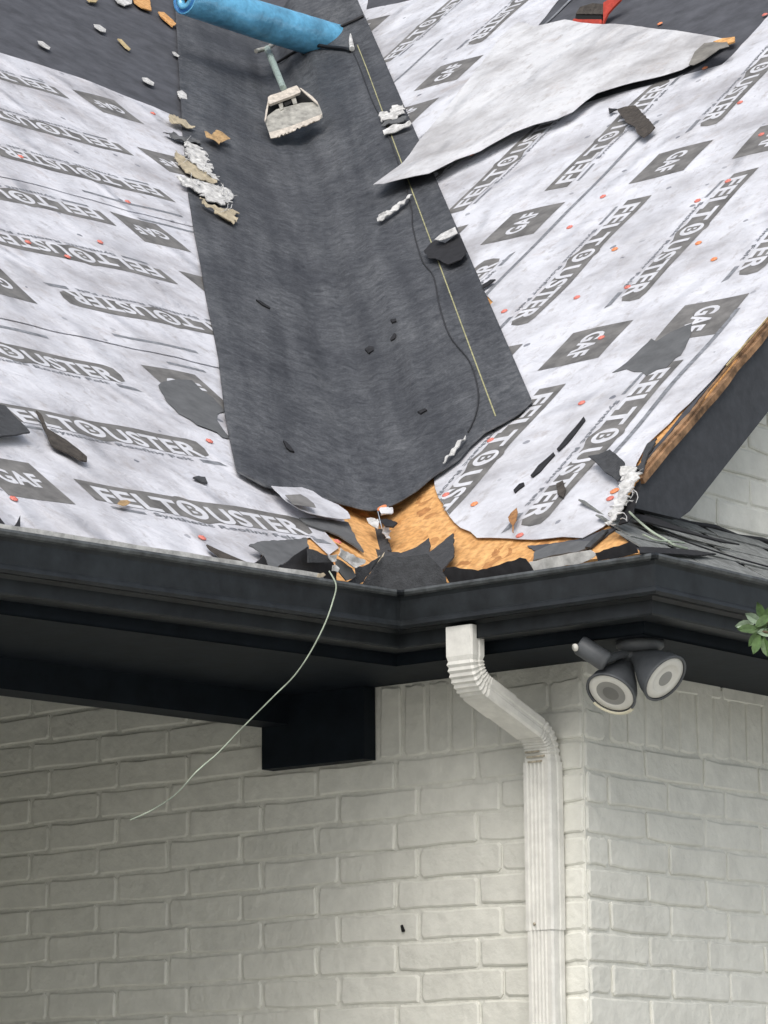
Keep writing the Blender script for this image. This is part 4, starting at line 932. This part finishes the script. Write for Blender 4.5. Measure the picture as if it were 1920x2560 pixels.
def spout(name, path, mt, ribs=True, crimp=None, wx=WX, dy=DY, cap=False):
    bm = bmesh.new(); prev = None; N = len(path)
    for i, (y, z) in enumerate(path):
        a = path[max(0, i-1)]; b = path[min(N-1, i+1)]
        dx, dz = b[0]-a[0], b[1]-a[1]; L = math.hypot(dx, dz); nr = (-dz/L, dx/L)   # going down: normal points to +y side
        c = 1.0
        if nr[0] < 0: nr = (-nr[0], -nr[1])
        k = crimp(i) if crimp else 0
        ring = spout_section(bm, XC, (y, z), 0, nr, wx-k, dy-k, ribs=ribs)
        if prev:
            n = len(ring)
            for j in range(n):
                f = bm.faces.new((prev[j], prev[(j+1) % n], ring[(j+1) % n], ring[j]))
        prev = ring
    return bm_obj(name, bm, mt, ds)
def arc(c, r, a0, a1, n): return [(c[0]+r*math.cos(math.radians(a0+(a1-a0)*i/n)), c[1]+r*math.sin(math.radians(a0+(a1-a0)*i/n))) for i in range(n+1)]
yT, zT = -.336, OFF+.243
r1 = .070
top = [(yT, zT), (yT, OFF+.195), (yT, OFF+.172)]
ang = 70
a1 = arc((yT+r1, OFF+.167), r1, 180, 180+ang, 16)
yB = -.036; end = a1[-1]; dirn = (math.sin(math.radians(ang)), -math.cos(math.radians(ang)))
# lower arc centre so that it ends vertical at y = yB
c2x = yB - r1; e2 = (c2x + r1*math.cos(math.radians(ang)), None)
L = (e2[0]-end[0])/dirn[0]; e2 = (e2[0], end[1]+dirn[1]*L); c2_ = (c2x, e2[1]-r1*math.sin(math.radians(ang)))
a2 = arc(c2_, r1, ang, 0, 14)
zlow = a2[-1][1]
spout('elbow', top + a1[1:] + [(end[0]+dirn[0]*L*.45, end[1]+dirn[1]*L*.45)], 'spout_white', False, lambda i: (.006 if i % 2 else 0) if 3 <= i <= 18 else 0)
spout('elbow', [(end[0]+dirn[0]*L*.40, end[1]+dirn[1]*L*.40), (end[0]+dirn[0]*L*.97, end[1]+dirn[1]*L*.97)] + a2 + [(yB, zlow-.02)], 'spout_white', False, lambda i: .003 + ((.006 if i % 2 else 0) if 2 <= i <= 16 else 0))
zj = OFF-.455
spout('pipe', [(yB, zlow-.012), (yB, zlow-.10), (yB, zj+.03), (yB, zj)], 'spout_white', True, wx=WX+.003, dy=DY+.003)
spout('pipe', [(yB, zj+.02), (yB, 1.0), (yB, .12)], 'spout_white', True, wx=WX-.002, dy=DY-.002)
bm = bmesh.new(); lathe(bm, [(.004, 0), (.004, .002), (.0003, .0025)], V((XC-.012, yB-DY/2-.001, zj+.015)), V((0, -1, 0)), 10); bm_obj('rivet', bm, 'spout_dirty', ds)
bm = bmesh.new()
for i in range(3):
    z = zlow+.010-.012*i; box(bm, (XC-.030+.004*(i % 3), yB-DY/2-.004, z), (XC+.012+.008*((i*2) % 3), yB-DY/2-.0015, z+.0045))
bm_obj('grime', bm, 'spout_dirty', ds)

# ================================================================ FLOODLIGHT
fl = empty('floodlight', 'dark twin head security floodlight with motion sensor under the eave corner', 'floodlight')
ZS = OFF+.188
base = V((.285, -.165, ZS))
bm = bmesh.new(); lathe(bm, [(.0003, -.001), (.056, -.001), (.056, -.014), (.045, -.024), (.0003, -.025)], base, V((0, 0, 1)), 28); bm_obj('mount_plate', bm, 'lamp_grey', fl)
def lamp(center_px, ydepth, axis, neck, r=.060, cream=False):
    c = hit(*center_px, V((0, ydepth, 0)), V((0, 1, 0))); ax = axis.normalized()
    bm = bmesh.new()
    # shell, opening along +ax
    lathe(bm, [(.0003, -.112), (.022, -.112), (.024, -.085), (.030, -.070), (.044, -.045), (.056, -.018), (.060*r/.06, .0), (.0625, .006), (.061, .010), (.056, .008)], c, ax, 32)
    o = bm_obj('lamp_shade', bm, 'lamp_grey', fl)
    bm = bmesh.new(); lathe(bm, [(.056, .004), (.054, .007), (.038, .0085), (.036, .0075), (.034, .006), (.020, .008), (.0003, .009)], c, ax, 32, mis=[0, 0, 0, 1, 1, 2, ])
    bm_obj('lens', bm, ['lens_white', 'lens_grey' if cream else 'lens_white', 'lens_dark' if cream else 'lens_grey'], fl)
    bm = bmesh.new(); tube(bm, smoothpath([base+V((0, 0, -.02)), (base+V((0, 0, -.03)))*.55+neck*.45, neck, c-ax*.10]), .013, 12); bm_obj('arm', bm, 'lamp_grey', fl)
    return c, ax
lA, aA = lamp((1530, 1728), -.215, V((0, -.71, -.80)), V((.262, -.178, ZS-.03)), cream=True)
lB, aB = lamp((1658, 1692), -.165, V((.82, -.03, -.67)), V((.305, -.160, ZS-.03)))
# pale crescent along the lower rim
bm = bmesh.new(); ax = aA; s_ = ax.cross(V((0, 0, 1))).normalized(); t_ = ax.cross(s_)
if t_.z > 0: t_ = -t_
pts = [lA + ax*.008 + (s_*math.cos(a)+t_*math.sin(a))*.0615 for a in [math.radians(18+8*i) for i in range(14)]]
tube(bm, pts, .0042, 8); bm_obj('rim_insert', bm, 'rim_cream', fl)
c = hit(1480, 1632, V((0, -.28, 0)), V((0, 1, 0))); ax = (hit(1440, 1606, V((0, -.30, 0)), V((0, 1, 0)))-c).normalized()
bm = bmesh.new(); lathe(bm, [(.0003, -.042), (.020, -.042), (.024, -.036), (.024, .030), (.021, .036), (.0003, .036)], c, ax, 24); sn = bm_obj('motion_sensor', bm, 'lamp_grey', fl)
bm = bmesh.new(); lathe(bm, [(.0003, .0), (.009, .0), (.009, .004), (.0003, .006)], c + ax*.030 + V((.0, -.021, -.006)), V((-.2, -1, -.3)), 14); bm_obj('sensor_window', bm, 'lens_white', fl)
bm = bmesh.new(); tube(bm, [base+V((-.02, 0, -.02)), c-ax*.03], .010, 10); bm_obj('arm', bm, 'lamp_grey', fl)

# ================================================================ TOP OF THE VALLEY: roll, tool, cords
roll = empty('tarp_roll', 'shiny blue rolled sheet lying across the top of the valley', 'tarp roll')
A_ = PL.at(*PL.px(456, -6, .085), .085); B_ = PR.at(*PR.px(850, 112, .02), .02)
dB = (B_-CAM).dot(CF); A_ = CAM + ray(462, -6)*(dB-.62); axr = (B_-A_).normalized(); B_ = B_ + axr*.02
bm = bmesh.new(); Lr = (B_-A_).length; RR = .066
lathe(bm, [(RR, 0), (RR*1.03, .03), (RR*1.06, .12), (RR*1.16, Lr*.5), (RR*1.2, Lr)], A_, axr, 48); bm_obj('outer_wrap', bm, 'roll_blue', roll)
bm = bmesh.new()
lathe(bm, [(RR*.995, .004), (RR*.93, -.002), (RR*.90, .010), (RR*.74, .012), (RR*.70, -.004), (RR*.40, -.004), (RR*.36, .02), (RR*.34, .10), (.0003, .10)], A_, axr, 36, mis=[0, 1, 1, 1, 0, 0, 2, 2])
bm_obj('rolled_end', bm, ['roll_blue', 'roll_blue_in', 'core_brown'], roll)
# shingle removal tool
tool = empty('tear_off_shovel', 'worn steel shingle tear off shovel with toothed blade on the valley lining', 'roofing shovel')
class Pl0(Plane):
    def h(s, a, b): return 0
k7 = lambda pts: reg(600, 60, 5.53, pts)
# plane facing between slope and camera, resting on the lining
tc = LN.at(.02, 4.2, .05)
tn = ((PR.n+PL.n).normalized()*1.0 + (CAM-tc).normalized()*.35).normalized()
base_pt = hit(735, 300, LN.at(0, 4.0, .095), (PR.n+PL.n).normalized())
te = (DV.cross(tn)).normalized(); tu = tn.cross(te)
TP = Pl0(base_pt, te, tu, 0); TP.n = tn
def tsheet(name, pts, lift, th, mt, grid=None, liftf=None): return sheet(name, TP, pxs(TP, k7(pts), lift), lift, th, mt, tool, grid=grid, liftf=liftf)
teeth = [(345, 1340), (400, 1500), (425, 1580), (510, 1565), (525, 1535), (548, 1560), (560, 1540), (575, 1520), (600, 1540), (625, 1505), (650, 1520), (668, 1480), (700, 1500), (715, 1470), (740, 1480), (770, 1465), (790, 1430), (820, 1445), (850, 1420), (880, 1385), (905, 1410), (935, 1395), (960, 1365), (990, 1365), (1010, 1335), (1045, 1345), (1100, 1325), (1140, 1290), (1140, 1240), (1090, 1110), (1050, 1080), (850, 1090), (500, 1180), (380, 1270)]
tsheet('blade', teeth, 0, .004, 'metal_worn')
tsheet('blade_edge', teeth[1:-7] + [(1138, 1235), (1100, 1255), (760, 1390), (560, 1455)], .003, .002, 'metal_edge')
tsheet('back_plate', [(395, 1075), (370, 1230), (350, 1330), (600, 1240), (1050, 1095), (1065, 1070), (880, 930), (830, 925)], -.022, .003, 'dark_hole')
tsheet('top_bar', [(385, 1010), (420, 985), (560, 940), (690, 880), (780, 848), (800, 862), (838, 925), (830, 945), (700, 1000), (540, 1060), (420, 1105), (388, 1090)], .018, .010, 'metal_edge')
tsheet('side_rib', [(385, 1060), (400, 1075), (365, 1300), (345, 1345), (338, 1330), (355, 1200)], .012, .004, 'metal_edge')
tsheet('side_rib', [(820, 880), (845, 885), (1000, 1000), (1070, 1075), (1085, 1110), (1050, 1090), (900, 960)], .012, .004, 'metal_edge')
tsheet('brace', [(530, 1100), (590, 1080), (600, 1170), (560, 1190)], .004, .004, 'metal_worn')
tsheet('brace', [(705, 1030), (765, 1005), (790, 1090), (740, 1110)], .004, .004, 'metal_worn')
tsheet('square_hole', [(600, 1065), (700, 1020), (715, 1090), (625, 1140)], .002, .003, 'dark_hole')
h0 = TP.at(*TP.px(*k7([(600, 890)])[0], .02), .02); h1 = hit(*k7([(375, 350)])[0], PR.p+PR.n*.14, ((PR.n+PL.n).normalized()))
base1 = hit(668, 122, LN.at(0, 5.1, .10), (PR.n+PL.n).normalized())
bm = bmesh.new(); tube(bm, [h0, h0.lerp(base1, .5), base1], .0125, 12, .014); bm_obj('handle', bm, 'handle_green', tool)
ee = LN.at(.12, 5.5, .10)
g0 = hit(640, 128, base1, (PR.n+PL.n).normalized()); g1 = hit(699, 100, base1, (PR.n+PL.n).normalized())
bm = bmesh.new(); tube(bm, [g0, base1+V((0, 0, .002)), g1], .010, 10); bm_obj('grip', bm, 'metal_worn', tool)
# cords
def cord(name, pts, lift, r, mt, label, cat, group=None, S=PR, k=6):
    P_ = [on_liner(u, v, l_) for (u, v), l_ in zip(pts, lift if isinstance(lift, list) else [lift]*len(pts))]
    bm = bmesh.new(); tube(bm, smoothpath(P_, k), r, 8); o = bm_obj(name, bm, mt); tag(o, label, cat, group); return o
cgrp = 'black cords on the lining'
cord('black_cord', reg(380, 0, 2.765, [(960, 295), (1060, 300), (1200, 322), (1330, 335), (1372, 350)]), [.02, .02, .012, .01, .008], .008, 'cord_black', 'short thick black cord crossing level below the blue roll', 'cord', cgrp)
cord('black_cord', reg(380, 0, 2.765, [(870, 430), (980, 360), (1100, 290), (1250, 210), (1400, 140), (1460, 110)]), [.01, .008, .008, .008, .008, .006], .006, 'cord_black', 'slanting black cord rising to the top right of the lining', 'cord', cgrp)
cord('thin_cable', [(882, 128), (900, 170), (930, 250), (955, 300), (962, 315), (1000, 420), (1028, 520), (1032, 570), (1055, 650), (1083, 690), (1100, 770), (1125, 840), (1172, 900), (1190, 950), (1196, 995), (1188, 1040), (1170, 1080)], .003, .0022, 'cord_dark', 'long thin dark cable wandering down the lining beside the yellow line', 'cable')
bm = bmesh.new(); q = [on_liner(u, v, .015) for u, v in ((876, 84), (877, 100), (880, 122))]
tube(bm, [q[0], q[0].lerp(q[1], .4), q[1], q[2]], .002, 10, .011); tag(bm_obj('cord_plug', bm, 'torn_white'), 'bright white pointed plug at the end of the thick black cord', 'plug')
scrap(PR, [(1004-60, 338), (955, 352), (935, 358), (922, 352), (905, 350), (925, 346), (945, 345)], 'thin black shred below the white strip across the lining edge', 'asphalt_black', .022, .1, fray=.0005)
# hanging strand from the gutter
q = [hit(u, v, out_pts(.118)[1]+V((0, 0, OFF+.3)), nh) for u, v in ((838, 1425), (840, 1462), (833, 1500), (812, 1560), (775, 1632), (735, 1690), (690, 1735), (640, 1785), (590, 1835), (545, 1882), (490, 1930), (440, 1985), (380, 2025), (325, 2050))]
q[0] = q[0] - nh*.02
bm = bmesh.new(); tube(bm, smoothpath(q, 5), .0019, 6, .0013); tag(bm_obj('hanging_strand', bm, 'wire_pale'), 'long pale strand dangling from the black gutter in front of the brick wall', 'strand')
# small dark mark on the wall
bm = bmesh.new(); c = hit(1008, 2322, V((0, -.0085, 0)), V((0, 1, 0)))
bm.faces.new([bm.verts.new(c + V((x, 0, z))) for x, z in ((-.006, .008), (-.001, .010), (.003, .002), (.006, -.004), (.005, -.008), (-.002, -.008), (-.004, 0))])
r = bmesh.ops.extrude_face_region(bm, geom=bm.faces[:])
for g in r['geom']:
    if isinstance(g, bmesh.types.BMVert): g.co.y -= .004
tag(bm_obj('wall_insect', bm, 'dark_hole'), 'tiny dark insect on the painted brick wall left of the downspout', 'insect')
# red metal thing on the dark upper slope
red = empty('red_bracket', 'red roof bracket with dark slot behind the folded felt flap', 'roof bracket')
RB = Pl0(PR.at(-2.0, 4.2, .03), PR.e, (PR.u*.5+V((0, 0, 1))*.5), 0); RB.n = RB.e.cross(RB.u)
if RB.n.dot(CAM-RB.p) < 0: RB.n = -RB.n
r3 = lambda pts: reg(1280, 0, 2.592, pts)
sheet('face_plate', RB, pxs(RB, r3([(360, 185), (400, 120), (430, 125), (580, 125), (580, 205), (570, 230), (350, 230)])), 0, .02, 'red_paint', red, grid=None)
sheet('slot', RB, pxs(RB, r3([(410, 92), (578, 92), (578, 124), (405, 124)])), -.004, .02, 'dark_hole', red, grid=None)
sheet('top_plate', RB, pxs(RB, r3([(412, 90), (440, 45), (520, 20), (590, 25), (592, 92)])), .0, .02, 'shingle_brown', red, grid=None)
sheet('strap', RB, pxs(RB, r3([(594, 170), (594, 60), (596, 20), (640, -5), (730, -30), (700, 10), (660, 50), (625, 90), (602, 140)])), .004, .008, 'red_paint', red, grid=None)
piece('wood_chip', PR, r3([(1300, 262), (1360, 240), (1440, 232), (1440, 262), (1400, 275)]), .03, .005, 'osb_orange', 'orange wood chip at the right end of the folded flap', 'wood chip', 'wood chips at the roof top', grid=None)

# ================================================================ SHRUB AT THE RIGHT EDGE
tree = empty('holly_tree', 'green leafy branch tip poking in at the right edge by the gutter', 'tree')
c0 = hit(1880, 1580, V((1.3, -.4, 0)), V((.6, -.78, 0))); c1 = hit(2300, 1700, V((1.3, -.4, 0)), V((.6, -.78, 0)))
tp = V((c1.x+.25, c1.y+.1, 0))
bm = bmesh.new(); tube(bm, smoothpath([tp, tp+V((.03, .02, .9)), tp+V((-.03, 0, 1.8)), tp+V((.02, .05, 2.9))]), .045, 10, .02); bm_obj('trunk', bm, 'bark', tree)
rt_ = random.Random(3)
bm = bmesh.new()
tube(bm, smoothpath([tp+V((0, 0, 2.2)), c1, c0.lerp(c1, .5)+V((0, 0, .02)), c0+V((.02, 0, 0))]), .012, 6, .003)
for (u, v) in ((1870, 1560), (1890, 1600), (1905, 1545)): tube(bm, [c0.lerp(c1, .25), hit(u, v, c0, V((.6, -.78, 0)))], .003, 5, .0015)
bm_obj('branch', bm, 'bark', tree)
def leaf_mesh(L, W):
    bm = bmesh.new(); pr = [(0, .1), (.25, .8), (.5, 1), (.75, .75), (1, .05)]; rows = []
    for t, w_ in pr: rows.append([bm.verts.new((-W*w_/2, t*L, .12*W)), bm.verts.new((0, t*L, -.05*L*math.sin(t*3))), bm.verts.new((W*w_/2, t*L, .12*W))])
    for i in range(4):
        for j in range(2): bm.faces.new((rows[i][j], rows[i][j+1], rows[i+1][j+1], rows[i+1][j]))
    me = bpy.data.meshes.new('leaf'); bm.to_mesh(me); bm.free(); return me
lm = {}
for k in ('leaf_green', 'leaf_pale'):
    me = leaf_mesh(.042, .020); me.materials.append(MATS[k]); lm[k] = me
nn_ = V((.6, -.78, .0))
for i, (u, v, ang_, k) in enumerate(((1862, 1562, 190, 'leaf_pale'), (1882, 1545, 150, 'leaf_pale'), (1900, 1528, 110, 'leaf_green'), (1908, 1552, 40, 'leaf_green'), (1895, 1572, 200, 'leaf_green'), (1886, 1598, 230, 'leaf_green'), (1904, 1600, 300, 'leaf_green'),
                                     (1915, 1582, 0, 'leaf_pale'), (1880, 1575, 170, 'leaf_green'), (1914, 1618, 280, 'leaf_green'), (1892, 1612, 250, 'leaf_green'), (1918, 1540, 80, 'leaf_green'), (1900, 1585, 210, 'leaf_green'), (1868, 1572, 185, 'leaf_green'))):
    o = bpy.data.objects.new('leaf', lm[k]); COL.objects.link(o); o.parent = tree
    c = hit(u, v, c0 + nn_*rt_.uniform(-.03, .03), nn_); a = math.radians(ang_)
    yv = (CR*math.cos(a) + CU*math.sin(a) + CF*rt_.uniform(-.4, .4)).normalized(); zv = (-CF + CU*rt_.uniform(-.1, .8) + CR*rt_.uniform(-.5, .5)); zv = (zv - yv*zv.dot(yv)).normalized()
    M = Matrix((yv.cross(zv), yv, zv)).transposed().to_4x4(); M.translation = c - yv*.021; o.matrix_world = M
bm = bmesh.new()
for i in range(900):
    d = V((rt_.gauss(0, 1), rt_.gauss(0, 1), rt_.gauss(0, 1))).normalized()*(.35+.35*rt_.random()**.5)
    c = tp + V((.15, 0, 2.75)) + V((d.x*.75, d.y*.75, d.z*1.1))
    q_ = (c-CAM); fx = q_.dot(CR)/q_.dot(CF)*F_PX+960
    if fx < 1990: continue
    a = V((rt_.uniform(-1, 1), rt_.uniform(-1, 1), rt_.uniform(-1, 1))).normalized(); b = a.orthogonal().normalized()
    vs = [bm.verts.new(c + a*x*.042 + b*y*.02) for x, y in ((0, 0), (.4, .5), (.8, .35), (1, 0), (.8, -.35), (.4, -.5))]; bm.faces.new(vs)
o = bm_obj('crown', bm, 'leaf_green', tree); tag(o, kind='stuff')
print('objects', len(bpy.data.objects), 'tris', sum(len(o.data.polygons) for o in bpy.data.objects if o.type == 'MESH'))
